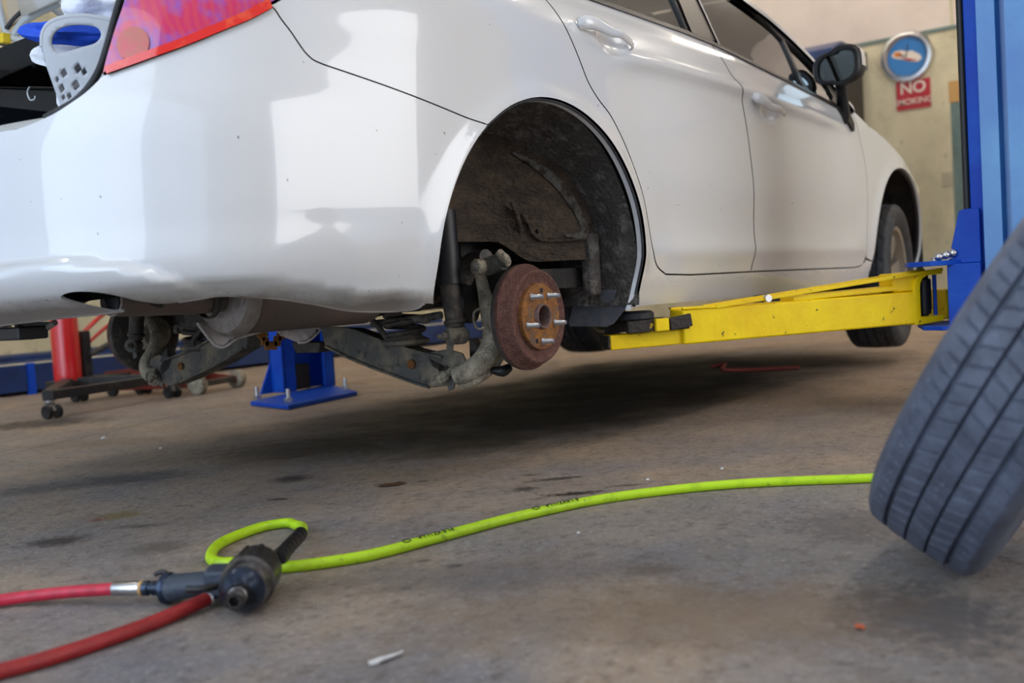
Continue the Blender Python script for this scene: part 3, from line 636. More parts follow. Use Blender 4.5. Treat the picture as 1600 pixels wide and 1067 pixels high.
# front arch liner etc
def well(c, yi, name_l, name_w, m1, m2, s, zfloor, r=.405, a0=-20, a1=200):
    vs = []; n = 40
    for i in range(n+1):
        a = math.radians(a0+(a1-a0)*i/n)
        for k in range(9):
            y = -.855+(.855+yi)*k/8; rr = r+.006*math.sin(k*2.2)-.012*(k/8)**2
            vs.append((c[0]+rr*math.cos(a), y, c[1]+rr*math.sin(a)))
    vs = [(x, y, z) for x, y, z in vs]
    B().add(vs, [(i*9+k, (i+1)*9+k, (i+1)*9+k+1, i*9+k+1) for i in range(n) for k in range(8)]).build(name_l, m1, car, mirror=s > 0)
for s in (-1, 1):
    well(ARF, -.56, 'front_arch_liner', '', M['under'], M['under'], s, .3)
    B().box((ARF[0]-.40, -.57, .46), (ARF[0]+.40, -.55, .86)).build('inner_fender', M['under'], car, mirror=s > 0)

# ---- front wheels -------------------------------------------------
def tyre_mesh(c, axis, R, W, rr, grooves=(-.55, -.18, .18, .55), nseg=360, sipes=True, up=(0, 0, 1), gw=.045, gd=.007):
    """tyre of revolution with cut grooves; returns builder"""
    hw = W/2; U = []
    prof = [(rr, -hw*.72), (rr+.006, -hw*.80), (rr+.02, -hw*.93), (rr+.05, -hw*1.04), (R-.045, -hw*1.07), (R-.025, -hw*1.03), (R-.012, -hw*.95), (R-.006, -hw*.88)]
    tr_ = []; us = np.linspace(-.84, .84, 57); base = lambda u: R-.006*abs(u)**2.4
    for u in us: tr_.append((base(u), u*hw))
    pts = []
    for r, h in tr_:
        u = h/hw; ing = any(abs(u-g) < gw/2*1.0 for g in grooves)
        pts.append((r-(gd if ing else 0), h, u))
    full = [(r, h, None) for r, h in prof]+pts+[(r, -h, None) for r, h in prof[::-1]]
    x, y, a = frame(axis, up); k = len(full); vs = []
    for i in range(nseg):
        th = 2*PI*i/nseg; 
        for r, h, u in full:
            rr_ = r; t2 = th
            if sipes and u is not None:
                rib = sum(u > g for g in grooves)
                ph = (i+int(rib*4)+int(round(u*(14 if rib % 2 else -14)))) % (9 if rib in (0, 4) else 11)
                if ph == 0 and not any(abs(u-g) < gw/2 for g in grooves): rr_ -= .0026
            vs.append(V(c)+rr_*(math.cos(t2)*x+math.sin(t2)*y)+h*a)
    fs = [(i*k+q, ((i+1) % nseg)*k+q, ((i+1) % nseg)*k+q+1, i*k+q+1) for i in range(nseg) for q in range(k-1)]
    return B().add(vs, fs)
def alloy(c, axis, rr, parent, m, off=.045, nsp=8):
    c = V(c); x, y, a = frame(axis)
    rim = B().lathe([(rr+.008, -.09), (rr-.004, -.085), (rr-.012, -.06), (rr-.03, 0), (rr-.012, .06), (rr-.006, .085), (rr+.008, .09)], c, a, 48, cap=False); rim.lathe([(.0, off+.012), (.03, off+.010), (.06, off), (.068, off-.02), (.068, off-.04)], c, a, 32, cap=False)
    r_o = rim.build('rim', m, parent)
    for i in range(nsp):
        t = 2*PI*i/nsp+.2; d = math.cos(t)*x+math.sin(t)*y; e = -math.sin(t)*x+math.cos(t)*y
        B().add([c+d*.05+e*s*w_+a*(off+h_) for (s, w_, h_) in ((-1, .020, 0), (1, .020, 0))]+[c+d*(rr-.01)+e*s*.032+a*(off+.018) for s in (-1, 1)]+[c+d*.05+e*s*.020+a*(off-.03) for s in (-1, 1)]+[c+d*(rr-.01)+e*s*.032+a*(off-.012) for s in (-1, 1)],
                [(0, 1, 3, 2), (4, 6, 7, 5), (0, 2, 6, 4), (1, 5, 7, 3), (0, 4, 5, 1), (2, 3, 7, 6)]).build('spoke', m, r_o, bevel=.003)
for s, ax in ((-1, (.10, -1, 0)), (1, (-.10, 1, 0))):
    c = (2.735, s*.765, .385)
    ty = tyre_mesh(c, ax, .315, .205, .205, nseg=180).build('front_tyre', M['rubber'], car, ang=30)
    alloy(c, ax, .206, ty, M['silver'])
    B().lathe([(.14, -.02), (.14, -.005), (.06, .0), (.06, .02), (.0, .02)], V(c)+unit(ax)*.0, ax, 36).build('brake_disc', M['cast'], car)
    B().box((2.66, min(s*.2, s*.70), .34), (2.78, max(s*.2, s*.70), .38)).build('front_control_arm', M['under'], car)

# ---- rear wheel house ---------------------------------------------
YI = -.635
def wall_y(x): return -.615-.125*float(ss((x-.08)/.36))
def quad_liner(s):
    b = B(); n = 46; K = 12
    for i in range(n+1):
        a = math.radians(-12+(150)*i/n)
        for k in range(K+1):
            q = k/K; y = -.848+(.848+YI)*q; r = .398-.030*q**1.5-.010*math.sin(q*9)*(.5+.5*math.cos(a*2)) - .006*math.sin(a*14)*ss(q*4)
            b.v.append((ARC[0]+r*math.cos(a), y, ARC[1]+r*math.sin(a)))
    b.f = [(i*(K+1)+k, (i+1)*(K+1)+k, (i+1)*(K+1)+k+1, i*(K+1)+k+1) for i in range(n) for k in range(K)]
    b.build('arch_liner', M['liner2'], car, mirror=s > 0)
    # inner wall of the wheel house: a bulging pressed panel above the suspension opening
    b = B(); nx_, nz_ = 44, 34
    for i in range(nx_+1):
        for k in range(nz_+1):
            x = -.36+.82*i/nx_; ztop = ARC[1]+math.sqrt(max(.0, .385**2-(min(abs(x-ARC[0]), .384))**2)); z0 = .545-.10*ss((-.02-x)/.25)-.055*ss((x-.15)/.1); z = z0+(max(ztop, z0+.01)-z0)*k/nz_
            y = wall_y(x)+.012*math.sin((z-.5)*9)*(1-ss((x-.1)/.2))
            b.v.append((x, y, z))
    b.f = [(i*(nz_+1)+k, (i+1)*(nz_+1)+k, (i+1)*(nz_+1)+k+1, i*(nz_+1)+k+1) for i in range(nx_) for k in range(nz_)]
    b.build('wheel_house', M['liner'], car, mirror=s > 0)
    # folded lower flange with a bolt hole, stiffening fin
    P = [(.235, .595), (.242, .578), (.252, .556), (.275, .546), (.40, .546), (.41, .60)]
    b = B().prism([(x, wall_y(x)-.006, z) for x, z in P], (0, .012, 0)); b.tube([(.222, wall_y(.222)-.006, .612), (.235, wall_y(.235)-.008, .585), (.245, wall_y(.245)-.008, .560), (.27, wall_y(.27)-.008, .543), (.34, wall_y(.34)-.008, .541), (.42, wall_y(.42)-.006, .544)], .0045, 8, 5); fl_ = b.build('lower_flange', M['liner'], car, bevel=.002, mirror=s > 0)
    B().cyl((.258, wall_y(.258)-.010, .566), (.258, wall_y(.258), .566), .005).build('bolt', M['blk'], fl_, mirror=s > 0)
    b = B().tube([(.190, YI-.02, .640), (.200, YI-.028, .612), (.222, YI-.020, .57), (.236, YI-.005, .53)], [.004, .006, .007, .006], 8, 6); b.prism([(.192, YI-.002, .632), (.20, YI-.03, .61), (.232, YI-.01, .535), (.20, YI+.01, .54)], (.006, 0, 0)); b.build('stiffening_fin', M['liner'], car, mirror=s > 0)
    b = B().tube([(ARC[0]+.345*math.cos(math.radians(q)), wall_y(ARC[0]+.345*math.cos(math.radians(q)))-.004, ARC[1]+.345*math.sin(math.radians(q))) for q in (66, 58, 50, 42, 34, 26, 20)]+[(.375, wall_y(.375)-.006, .553), (.33, wall_y(.33)-.006, .552)], [.003, .008, .012, .013, .013, .010, .012, .010, .003], 10, 6, sx=.35); b.build('dried_mud', M['dust'], car, mirror=s > 0)
    # front closing part of the liner, below
    b = B().box((.395, -.750, .395), (.445, -.715, .56)); b.build('liner_foot', M['liner2'], car, bevel=.01, mirror=s > 0)
for s in (-1, 1): quad_liner(s)
# splash guard
P = [(890, 510), (888, 504), (897, 471), (934, 472), (938, 453), (986, 453), (988, 468), (958, 506), (948, 511)]
for mr in (False, True):
    b = B().prism([atx(u, v, .462) for u, v in P], (.006, 0, 0)); b.build('splash_guard', M['flap'], car, bevel=.002, mirror=mr)

# underbody
b = B()
b.box((-.30, -.55, .50), (.50, .55, .56)); b.box((.48, -.72, .385), (2.35, .72, .43)); b.box((-.90, -.50, .50), (-.28, .50, .53)); b.box((.43, -.60, .43), (.47, .60, .55)); b.box((2.3, -.5, .40), (3.3, .5, .44))
b.build('floor_pan', M['under'], car, bevel=.008)
b = B().beam((-.02, -.32, .40), (-.02, .32, .40), .07, .06); b.beam((.26, -.30, .42), (.26, .30, .42), .06, .06)
for s in (-1, 1): b.beam((-.05, .33*s, .40), (.36, .44*s, .46), .06, .06)
b.build('rear_subframe', M['darksteel'], car, bevel=.006)

# ---- rear suspension, both sides ----------------------------------
HB = V((.075, -.765, .358))
def suspension(mr):
    k = dict(mirror=mr)
    # lower arm (pressed box section)
    XA = .0
    P = [(500, 512), (545, 514), (600, 534), (650, 549), (690, 558), (704, 575), (704, 602), (672, 606), (640, 596), (560, 566), (508, 541)]
    b = B().prism([atx(u, v, XA) for u, v in P], (.055, 0, 0))
    top = [atx(u, v, XA-.006) for u, v in P[:5]]; bot = [atx(u, v, XA-.006) for u, v in P[7:]]
    b.tube(top, .004, 6, 4); b.tube(bot, .004, 6, 4)
    la = b.build('lower_arm', M['steel'], car, bevel=.006, **k)
    c = atx(643, 569, XA-.004); B().lathe([(.012, 0), (.012, .004), (.008, .005), (.005, .002), (0, .002)], c, (-1, 0, 0), 20).build('arm_plug', M['hub'], la, **k)
    c0, c1 = atx(672, 603, XA-.05), atx(712, 574, XA+.0)
    b = B(); d = c1-c0; L_ = np.linalg.norm(d); b.lathe([(.006, 0), (.006, L_*.25), (.010, L_*.27), (.010, L_*.42), (.013, L_*.45), (.013, L_*.62), (.009, L_*.62), (.009, L_)], c0, d, 6); b.build('through_bolt', M['cast'], la, **k)
    # coil spring with its seats
    c = atx(633, 520, .035); b = B().lathe([(.052, -.032), (.060, -.026), (.060, -.018), (.045, -.010), (.040, .0), (.0, .0)], c, (0, 0, 1), 28); b.build('spring_seat', M['steel'], car, **k)
    B().helix(c, .047, -.014, .052, 2.6, .0075).build('coil_spring', M['darksteel'], car, **k)
    b = B().lathe([(.0, .052), (.04, .052), (.052, .058), (.052, .075), (.03, .09), (.03, .14), (.0, .14)], c, (0, 0, 1), 28); b.build('upper_seat', M['under'], car, **k)
    # lateral links
    b = B().tube([atx(582, 506, .02), atx(640, 500, .02), atx(690, 492, .04)], .0095, 12, 4); b.tube([atx(660, 500, .018), atx(668, 499, .018)], .0105, 10, 2); b.build('lateral_link', M['steel'], car, **k)
    B().tube([atx(575, 492, .0), atx(600, 522, -.01), atx(612, 545, .01)], .007, 8, 4).build('stabiliser_link', M['darksteel'], car, **k)
    B().beam((.20, -.25, .44), (.22, -.68, .40), .05, .035).build('trailing_brace', M['under'], car, bevel=.006, **k)
    B().tube([(.34, -.40, .47), (.25, -.55, .42), (.16, -.66, .38)], .022, 10, 5).build('trailing_arm', M['darksteel'], car, **k)
    # shock absorber
    t0, t1, t2 = atx(693, 330, -.02), atx(702, 445, -.03), atx(712, 512, -.035)
    b = B().cyl(t0, t1, .0285, .0285, 24); b.build('dust_boot', M['blk'], car, **k)
    sh = B().cyl(t1, t2, .0225, .0215, 24); sh.lathe([(.0225, 0), (.026, .004), (.026, .01), (.02, .014)], t1+(t2-t1)*.80, t2-t1, 24, cap=False); sh_o = sh.build('shock_absorber', M['darksteel'], car, **k)
    e = atx(713, 524, -.04); ax = unit((-.55, -.83, .12))
    b = B().lathe([(.010, -.030), (.010, -.022), (.0195, -.022), (.021, -.018), (.021, .018), (.0195, .022), (.010, .022), (.010, .034), (.006, .034), (.006, .045), (0, .045)], e, (-.85, .5, .0), 24); b.build('shock_bushing', M['steel'], sh_o, **k)
    b = B().prism([atx(697, 548, -.05), atx(700, 515, -.05), atx(709, 520, -.05), atx(706, 553, -.05)], (.004, .0, 0)); b.build('shock_bracket', M['steel'], sh_o, **k)
    # knuckle: one curved casting
    XK = .02
    pts = [atx(u, v, x) for u, v, x in ((712, 588, -.01), (735, 578, .0), (757, 560, .02), (769, 535, .05), (768, 505, .06), (762, 480, .05), (756, 455, .03), (751, 432, .02), (749, 418, .01))]
    b = B().tube(pts, [.023, .0245, .026, .027, .024, .020, .0155, .0135, .0155], 16, 6, sx=.85)
    b.tube([atx(718, 602, .0), atx(745, 590, .02), atx(768, 570, .05), atx(785, 545, .07)], [.012, .016, .018, .014], 12, 5)
    b.lathe([(.0, -.012), (.016, -.012), (.018, -.008), (.018, .012), (.013, .016), (.0, .016)], atx(749, 417, .005), (-1, .2, .1), 20)
    b.lathe([(.05, 0), (.05, .04), (.06, .05), (.085, .055)], HB+V((0, .075, 0)), (0, -1, 0), 32)
    kn = b.build('knuckle', M['cast'], car, ang=60, **k)
    b = B().lathe([(.0, 0), (.009, 0), (.009, .010), (.006, .012), (.0, .012)], atx(743, 418, -.02), (-.8, -.4, .1), 6); b.build('bolt', M['steel'], kn, **k)
    b = B().cyl(atx(757, 418, .03), atx(786, 408, .03), .021, .021, 24); b.cyl(atx(786, 408, .03), atx(792, 406, .03), .016, .016, 20); b.build('upper_bushing', M['steel'], car, **k)
    b = B().tube([atx(779, 394, .02), atx(786, 402, .02), atx(795, 412, .02)], [.010, .011, .008], 12, 4); b.build('bushing_ear', M['cast'], car, **k)
    b = B().tube([atx(724, 440, .10), atx(735, 412, .10), atx(760, 402, .08)], [.022, .026, .02], 12, 5); b.build('upper_arm', M['darksteel'], car, **k)
    b = B().lathe([(.055, 0), (.055, .02), (.035, .03), (.035, .06)], atx(738, 470, .12), (-.3, 1, 0), 28); b.build('brake_hose_mount', M['blk'], car, **k)
    b = B().tube([atx(750, 482, .01), atx(741, 488, .01), atx(741, 505, .0), atx(748, 514, .0), atx(758, 511, .0)], .0032, 8, 6); b.build('brake_cable', M['cast'], car, **k)
    b = B().prism([atx(u, v, .0) for u, v in ((664, 552), (700, 545), (722, 552), (728, 566), (712, 590), (708, 608), (700, 611), (695, 585), (676, 574))], (.006, 0, 0)); b.build('knuckle_bracket', M['steel'], car, bevel=.002, **k)
    b = B().prism([atx(u, v, .05) for u, v in ((733, 530), (752, 545), (750, 575), (735, 572))], (.03, 0, 0)); b.build('rear_bracket', M['darksteel'], car, **k)
    b = B().tube([atx(768, 578, .04), atx(785, 580, .05), atx(796, 574, .07)], [.008, .014, .010], 10, 4); b.build('cable_end', M['blk'], car, **k)
    # backing plate and drum
    ax = unit((.015, -1, .0)); o = HB.copy()
    bp2 = B().lathe([(.05, -.030), (.105, -.022), (.121, -.014), (.1235, -.006), (.1235, .0), (.10, .0)], o, ax, 64); bp2.build('backing_plate', M['darksteel'], car, **k)
    dr_ = B().lathe([(.10, -.004), (.1225, -.004), (.1235, -.001), (.1235, .006), (.1215, .009), (.1190, .0115), (.1155, .018), (.1110, .030), (.1075, .0365), (.1040, .0385), (.1000, .0375), (.0940, .0330), (.0860, .0310), (.0790, .0315), (.0770, .0315)], o, ax, 96, cap=False)
    drum = dr_.build('brake_drum', M['drum'], car, ang=25, **k)
    hb = B().lathe([(.0765, .030), (.0765, .0415), (.0750, .0425), (.0300, .0425)], o, ax, 72, cap=False); hub = hb.build('drum_face', M['hub'], drum, ang=25, **k)
    B().lathe([(.0300, .0420), (.0290, .0500), (.0275, .0525), (.0255, .0525), (.0240, .0500), (.0235, .01), (.015, .004), (0, .004)], o, ax, 48, cap=False).build('hub_bore', M['bore'], drum, ang=25, **k)
    for a in (270, 342, 54, 126, 198):
        q = math.radians(a); p = o+ax*.0425+V((math.cos(q), 0, math.sin(q)))*.0572
        b = B(); prof = [(.0085, -.002), (.0085, .001), (.0062, .0015)]
        for j in range(14): prof += [(.0062, .0025+j*.0018), (.0055, .0034+j*.0018)]
        prof += [(.0055, .0285), (.0045, .0300), (.0, .0300)]
        b.lathe(prof, p, ax, 16).build('wheel_stud', M['chrome'], drum, ang=25, **k)
    for a in (90-5, 246):
        q = math.radians(a); p = o+ax*.0424+V((math.cos(q), 0, math.sin(q)))*.060; B().lathe([(.0062, 0), (.0058, .0006), (0, .0006)], p, ax, 16).build('jacking_hole', M['blk'], drum, **k)
suspension(False); suspension(True)

# exhaust
MY = -.46
b = B().lathe([(.0, 0), (.050, .0), (.078, .006), (.086, .018), (.088, .03), (.086, .03), (.086, .40), (.07, .42), (0, .42)], (-.545, MY, .452), (1, .02, 0), 40); mu = b.build('muffler', M['muffler'], car)
B().lathe([(.03, -.002), (.050, -.004), (.080, .003), (.089, .016), (.091, .032)], (-.547, MY, .452), (1, .02, 0), 40, cap=False).build('end_cap', M['cap'], mu)
b = B().tube([(-.53, MY, .44), (-.64, MY-.01, .440), (-.74, MY-.03, .443), (-.815, MY-.045, .446)], [.026, .026, .027, .027], 24, 6); tp = b.build('tailpipe', M['muffler'], mu)
B().lathe([(.022, 0), (.022, .1)], (-.8165, MY-.045, .446), (1, .1, 0), 24, cap=True).build('pipe_bore', M['blk'], tp)
b = B().lathe([(.033, 0), (.036, .004), (.036, .012), (.033, .016)], (-.585, MY, .438), (1, 0, 0), 28, cap=False); b.build('pipe_collar', M['darksteel'], mu)
for P, y in ((((308, 504), (330, 533), (340, 541), (352, 541), (372, 528), (408, 518), (400, 500)), -.40), (((430, 512), (496, 512), (492, 524), (478, 534), (466, 535), (440, 524)), -.33)):
    b = B().prism([aty(u, v, y) for u, v in P], (0, .006, 0)); c_ = curve([aty(u, v, y-.003) for u, v in P[:-1]], 3); b.tube(c_, .004, 6, 0); b.build('hanger_plate', M['shield'], car, bevel=.002)
b = B(); 
for (u0, v0, u1, v1) in ((405, 520, 414, 528), (414, 528, 414, 540), (414, 540, 432, 540), (432, 540, 434, 526), (434, 526, 446, 522)): b.beam(aty(u0, v0, -.25), aty(u1, v1, -.25), .02, .006, (0, 1, 0))
b.build('rusty_bracket', M['hub'], car)
b = B().prism([atx(u, v, .0) for u, v in ((455, 535), (500, 535), (498, 551), (462, 552))], (.05, 0, 0)); b.build('subframe_lug', M['darksteel'], car, bevel=.003)
bothsides('notch_shade', [(.46, .428), (.66, .436), (.66, .49), (.46, .49)], mat('notch_shade_black', rgb(12, 12, 12), .9, spec=.1), car, res=.02, gap=0, lift=-.022)  # black sheet put behind the bumper notch to darken its inside
# towing hook and heat shield under the bumper
b = B().tube([atx(27, 504, -.80), atx(30, 516, -.80), atx(46, 526, -.80), atx(58, 522, -.80), atx(86, 504, -.80)], .006, 10, 6); b.prism([atx(u, v, -.795) for u, v in ((27, 503), (33, 517), (47, 525), (60, 520), (88, 503))], (.004, 0, 0)); b.build('tow_hook', M['cap'], car)
b = B().box((-.86, -.26, .385), (-.80, .4, .41)); b.build('bumper_undertray', M['blk'], car, bevel=.004)

# ---- trunk ---------------------------------------------------------
b = B()
vs = []
for t in np.linspace(0, .60, 24): p = SURF(t, .756, False); vs.append(p)
lip = []
for p in vs: lip += [p+V((.0, 0, -.006)), p+V((.018, 0, .010)), p+V((.05, 0, .018))]
fs = [(i*3+k, i*3+k+1, i*3+k+4, i*3+k+3) for i in range(len(vs)-1) for k in range(2)]
for mr in (False, True): B().add(lip, fs).build('sill_plate', M['seal'], car, mirror=mr)
b = B().box((-.86, -.56, .55), (-.05, .56, .57)); b.box((-.07, -.56, .56), (-.04, .56, 1.05)); b.box((-.60, -.58, .56), (-.05, -.56, 1.0)); b.box((-.60, .56, .56), (-.05, .58, 1.0)); b.box((-.885, -.56, .56), (-.86, .56, .745))
b.build('trunk_lining', M['carpet'], car, bevel=.01)
# aperture gutter with its weatherstrip, up the side of the opening
for mr in (False, True):
    g1 = [SURF(t, z, False)+V((.006, .008, -.002)) for t, z in ((.50, .765), (.565, .79), (.600, .83), (.618, .88), (.634, .94), (.655, 1.0), (.69, 1.05))]
    B().tube(g1, .0065, 10, 6).build('weatherstrip', M['rubber'], car, mirror=mr)
# far side of the aperture: painted gutter, lining, seal
T = lambda u, v: atx(u, v, -.30)
B().tube([T(-8, -20), T(2, 20), T(14, 55), T(50, 67)], .010, 12, 8).build('aperture_gutter', M['seal'], car)
B().prism([T(8, -5), T(75, -5), T(52, 12), T(14, 42)], (.01, 0, 0)).build('lining_panel', M['beige'], car, bevel=.003)
B().tube([T(10, 45), T(30, 22), T(70, -6)], .007, 8, 6).build('inner_seal', M['rubber'], car)
B().tube([T(24, 52), T(44, 28), T(96, 2)], .012, 8, 6).build('lining_edge', M['seal'], car)
B().tube([T(0, 66), T(30, 80), T(58, 105)], .008, 8, 6).build('wiring_loom', M['blk'], car)
b = B().obox(atx(8, 60, -.32), (.012, 0, 0), (0, .010, 0), (0, 0, .014)); b.build('yellow_clip', M['yel'], car, bevel=.003)
B().tube([atx(46, 136, -.60), atx(43, 145, -.60), atx(47, 156, -.60), atx(54, 155, -.60), atx(55, 150, -.60)], .0022, 8, 5).build('bag_hook', M['seal'], car)
B().tube([atx(46, 136, -.598), atx(85, 137, -.598)], .0015, 8, 0).build('hook_slot', M['blk'], car)
# laundry basket standing in the trunk
nb = unit((-.80, -.60, .0)); rx = unit(np.cross((0, 0, 1), nb)) ; 
if rx@cR < 0: rx = -rx
C0 = CAM+ray(125, 90)*1.87
def onb(u, v, bend=.9):
    d = ray(u, v); t = ((C0-CAM)@nb)/(d@nb); p = CAM+d*t; q = (p-C0)@rx; return p-nb*(q*q*bend)
def holed(name, outer, holes, m, parent, fn, th, base=None, res=9, tagd=None):
    P = resample([tuple(p) for p in outer], res); Hs = [resample([tuple(p) for p in h], res*.6) for h in holes]; pts = []; ed = []
    for L_ in [P]+Hs:
        o_ = len(pts); pts += [tuple(p) for p in L_]; ed += [(o_+i, o_+(i+1) % len(L_)) for i in range(len(L_))]
    lo, hi = P.min(0), P.max(0); gx, gy = np.meshgrid(np.arange(lo[0]+3, hi[0], res), np.arange(lo[1]+3, hi[1], res)); g_ = np.stack([gx.ravel(), gy.ravel()], -1); kk = inpoly(g_[:, 0], g_[:, 1], P)
    for h in Hs: kk &= ~inpoly(g_[:, 0], g_[:, 1], h)
    g_ = g_[kk]; ap = np.array(pts); g_ = np.array([q for q in g_ if np.min(np.hypot(*(ap-q).T)) > res*.4])
    vo, eo, fo, _, _, _ = delaunay_2d_cdt([Vector(p) for p in pts]+[Vector(q) for q in g_], ed, [], 0, 1e-5); Q = np.array([v[:] for v in vo]); cen = np.array([Q[list(f)].mean(0) for f in fo]); kk = inpoly(cen[:, 0], cen[:, 1], P)
    for h in Hs: kk &= ~inpoly(cen[:, 0], cen[:, 1], h)
    b_ = B().add([fn(*q) for q in Q], [tuple(f) for f, z_ in zip(fo, kk) if z_]); o_ = b_.build(name, m, parent, base=base); s_ = o_.modifiers.new('s', 'SOLIDIFY'); s_.thickness = th; s_.offset = 0; return o_
outer = [(p[0], p[1]) for p in curve([(64, 72), (66, 50), (78, 35), (102, 27), (128, 25), (155, 28), (182, 33), (205, 40), (214, 52)], 5)]+[(206, 120), (196, 200), (190, 262), (126, 262), (100, 180), (72, 104)]
hole1 = [(p[0], p[1]) for p in curve([(80, 63), (86, 50), (100, 42), (122, 39), (146, 41), (156, 48), (157, 58), (148, 68), (128, 74), (104, 81), (90, 82), (82, 74)], 4, True)]
dia = lambda x, y, a, h: [(x-a*.6, y-h*.1), (x+a*.3, y-h), (x+a, y+h*.2), (x, y+h)]
hs = [hole1, dia(99, 114, 7, 8), dia(121, 107, 8, 9), dia(131, 112, 6, 7), dia(118, 133, 8, 9), dia(96, 138, 6, 8), dia(89, 124, 4, 6), dia(108, 150, 5, 6), dia(99, 152, 4, 5), dia(128, 150, 6, 7), dia(112, 172, 5, 7)]
base_b = C0*V((1, 1, 0))+V((.12, .12, .575))
bk = thing('laundry_basket', base_b, 'grey plastic laundry basket with an oval grip hole standing in the open trunk', 'basket')
holed('basket_wall', outer, hs, M['gray_plastic'], bk, onb, .004, res=6)
B().tube([onb(u, v) -nb*.003 for u, v in outer[:36]], .006, 10, 0).build('basket_rim', M['gray_plastic'], bk)
b = B(); q0 = C0-nb*.30
for s in (-1, 1):
    at_, ab_ = (onb(66, 72), onb(128, 262)) if s < 0 else (onb(213, 60), onb(190, 262)); b.add([at_, at_-nb*.24, ab_-nb*.20, ab_], [(0, 1, 2, 3)]); bc_ = (bc_+[at_-nb*.24, ab_-nb*.20]) if s > 0 else [at_-nb*.24, ab_-nb*.20]
b.add([bc_[0], bc_[2], bc_[3], bc_[1]], [(0, 1, 2, 3)])
bo = b.build('basket_side', M['gray_plastic'], bk); s_ = bo.modifiers.new('s', 'SOLIDIFY'); s_.thickness = .004
def heap(name, pts, m, label, cat, amp=.012, seed=1, n=26, sq=(1, 1, 1)):
    r_ = np.random.RandomState(seed); ph = r_.rand(6)*6
    b_ = B()
    c0, c1, rad = pts
    c0, c1 = V(c0), V(c1); ax_ = c1-c0; L_ = np.linalg.norm(ax_); prof_n = 20; x_, y_, a_ = frame(ax_)
    for i in range(n):
        for j in range(prof_n+1):
            q = j/prof_n; rr_ = rad*math.sin(PI*q)**.5*(1+.16*math.sin(5*2*PI*i/n+ph[0]+3*q)+.12*math.sin(9*2*PI*i/n+ph[1]-5*q)+.10*math.sin(14*q+ph[2]+2*2*PI*i/n)); t_ = 2*PI*i/n
            b_.v.append(c0+a_*L_*q+(math.cos(t_)*x_*sq[0]+math.sin(t_)*y_*sq[1])*rr_)
    k_ = prof_n+1; b_.f = [(i*k_+q, ((i+1) % n)*k_+q, ((i+1) % n)*k_+q+1, i*k_+q+1) for i in range(n) for q in range(prof_n)]
    lo = V(b_.v).min(0); o_ = b_.build(name, m, base=((c0+c1)/2)*V((1, 1, 0))+V((0, 0, lo[2])), ang=80); return tag(o_, label, cat)
D = lambda u, v, d: CAM+ray(u, v)*d
heap('white_laundry', (D(95, 12, 1.98), D(240, 4, 1.98), .045), M['cloth'], 'crumpled white laundry heaped above the rim of the grey basket', 'laundry', seed=2)
heap('white_laundry', (D(46, 86, 1.99), D(195, 92, 1.985), .031), M['cloth'], 'white cloth bunched below the blue one and seen through the basket grip hole', 'laundry', seed=4)
heap('white_laundry', (D(88, 150, 1.99), D(190, 160, 1.99), .040), M['cloth'], 'white cloth low in the basket behind its diamond holes', 'laundry', seed=9)
heap('blue_cloth', (D(26, 50, 1.925), D(190, 50, 1.915), .021), M['bluecloth'], 'bright blue cloth lying across the laundry in the trunk basket', 'cloth', seed=5)

# ================================================================== THE LIFT
# far post: open channel on a bolted base plate
def post_section(cx, y_open, sgn, x0, x1, dep, hgt, parent, m, mdark, z0=.02):
    """channel open towards the car; sgn = +1 when the channel opens towards -y"""
    yb = y_open+sgn*dep; th = .012
    b = B(); b.box((x0, min(y_open, yb), z0), (x0+th, max(y_open, yb), hgt)); b.box((x1-th, min(y_open, yb), z0), (x1, max(y_open, yb), hgt)); b.box((x0, min(yb, yb-sgn*th), z0), (x1, max(yb, yb-sgn*th), hgt))
    for a, c in ((x0, x0+.07), (x1-.07, x1)): b.box((a, min(y_open, y_open+sgn*th), z0), (c, max(y_open, y_open+sgn*th), hgt))
    return b.build('channel', m, parent, bevel=.004)
lp_ = thing('lift_post', (1.25, 1.40, 0), 'far blue lift post with open channel on a bolted base plate beyond the car', 'lift')
pc0 = atz(446, 614, .02); px1 = aty(525, 600, pc0[1])[0]; dep_ = atx(424, 612, pc0[0])[1]-pc0[1]
post_section(0, pc0[1], 1, pc0[0], px1, dep_, 2.9, lp_, M['deep'], M['deep'])
pl = [tuple(atz(u, v, .02)[:2]) for u, v in ((450, 633), (558, 611), (512, 600), (391, 627))]
B().prism([(x, y, .002) for x, y in pl], (0, 0, .018)).build('base_plate', M['deep'], lp_, bevel=.003)
for x, y in [tuple(atz(u, v, .02)[:2]) for u, v in ((451, 628), (540, 609), (402, 624))]:
    b = B().cyl((x, y, .02), (x, y, .075), .009, n=12); b.lathe([(.018, 0), (.018, .016)], (x, y, .022), (0, 0, 1), 6); b.build('anchor_bolt', M['chrome'], lp_)
B().prism([(pc0[0], pc0[1]+dep_-.01, .02), (pc0[0]-.07, pc0[1]+dep_-.01, .02), (pc0[0], pc0[1]+dep_-.01, .16)], (0, .010, 0)).build('gusset', M['deep'], lp_)
B().box((pc0[0]+.10, pc0[1]+.05, .02), (pc0[0]+.20, pc0[1]+.13, .14)).build('cylinder_foot', M['blackpaint'], lp_, bevel=.004)
b = B().box((pc0[0]+.03, pc0[1]+.02, .29), (px1-.03, pc0[1]+dep_-.03, .75)); b.build('carriage', M['grime'], lp_, bevel=.006)

# near post
np_ = thing('lift_post', (1.40, -1.62, 0), 'near tall blue lift post at the right, carrying the yellow arm', 'lift')
YO = -1.518; XL = 1.17
b = B(); H_ = 3.4
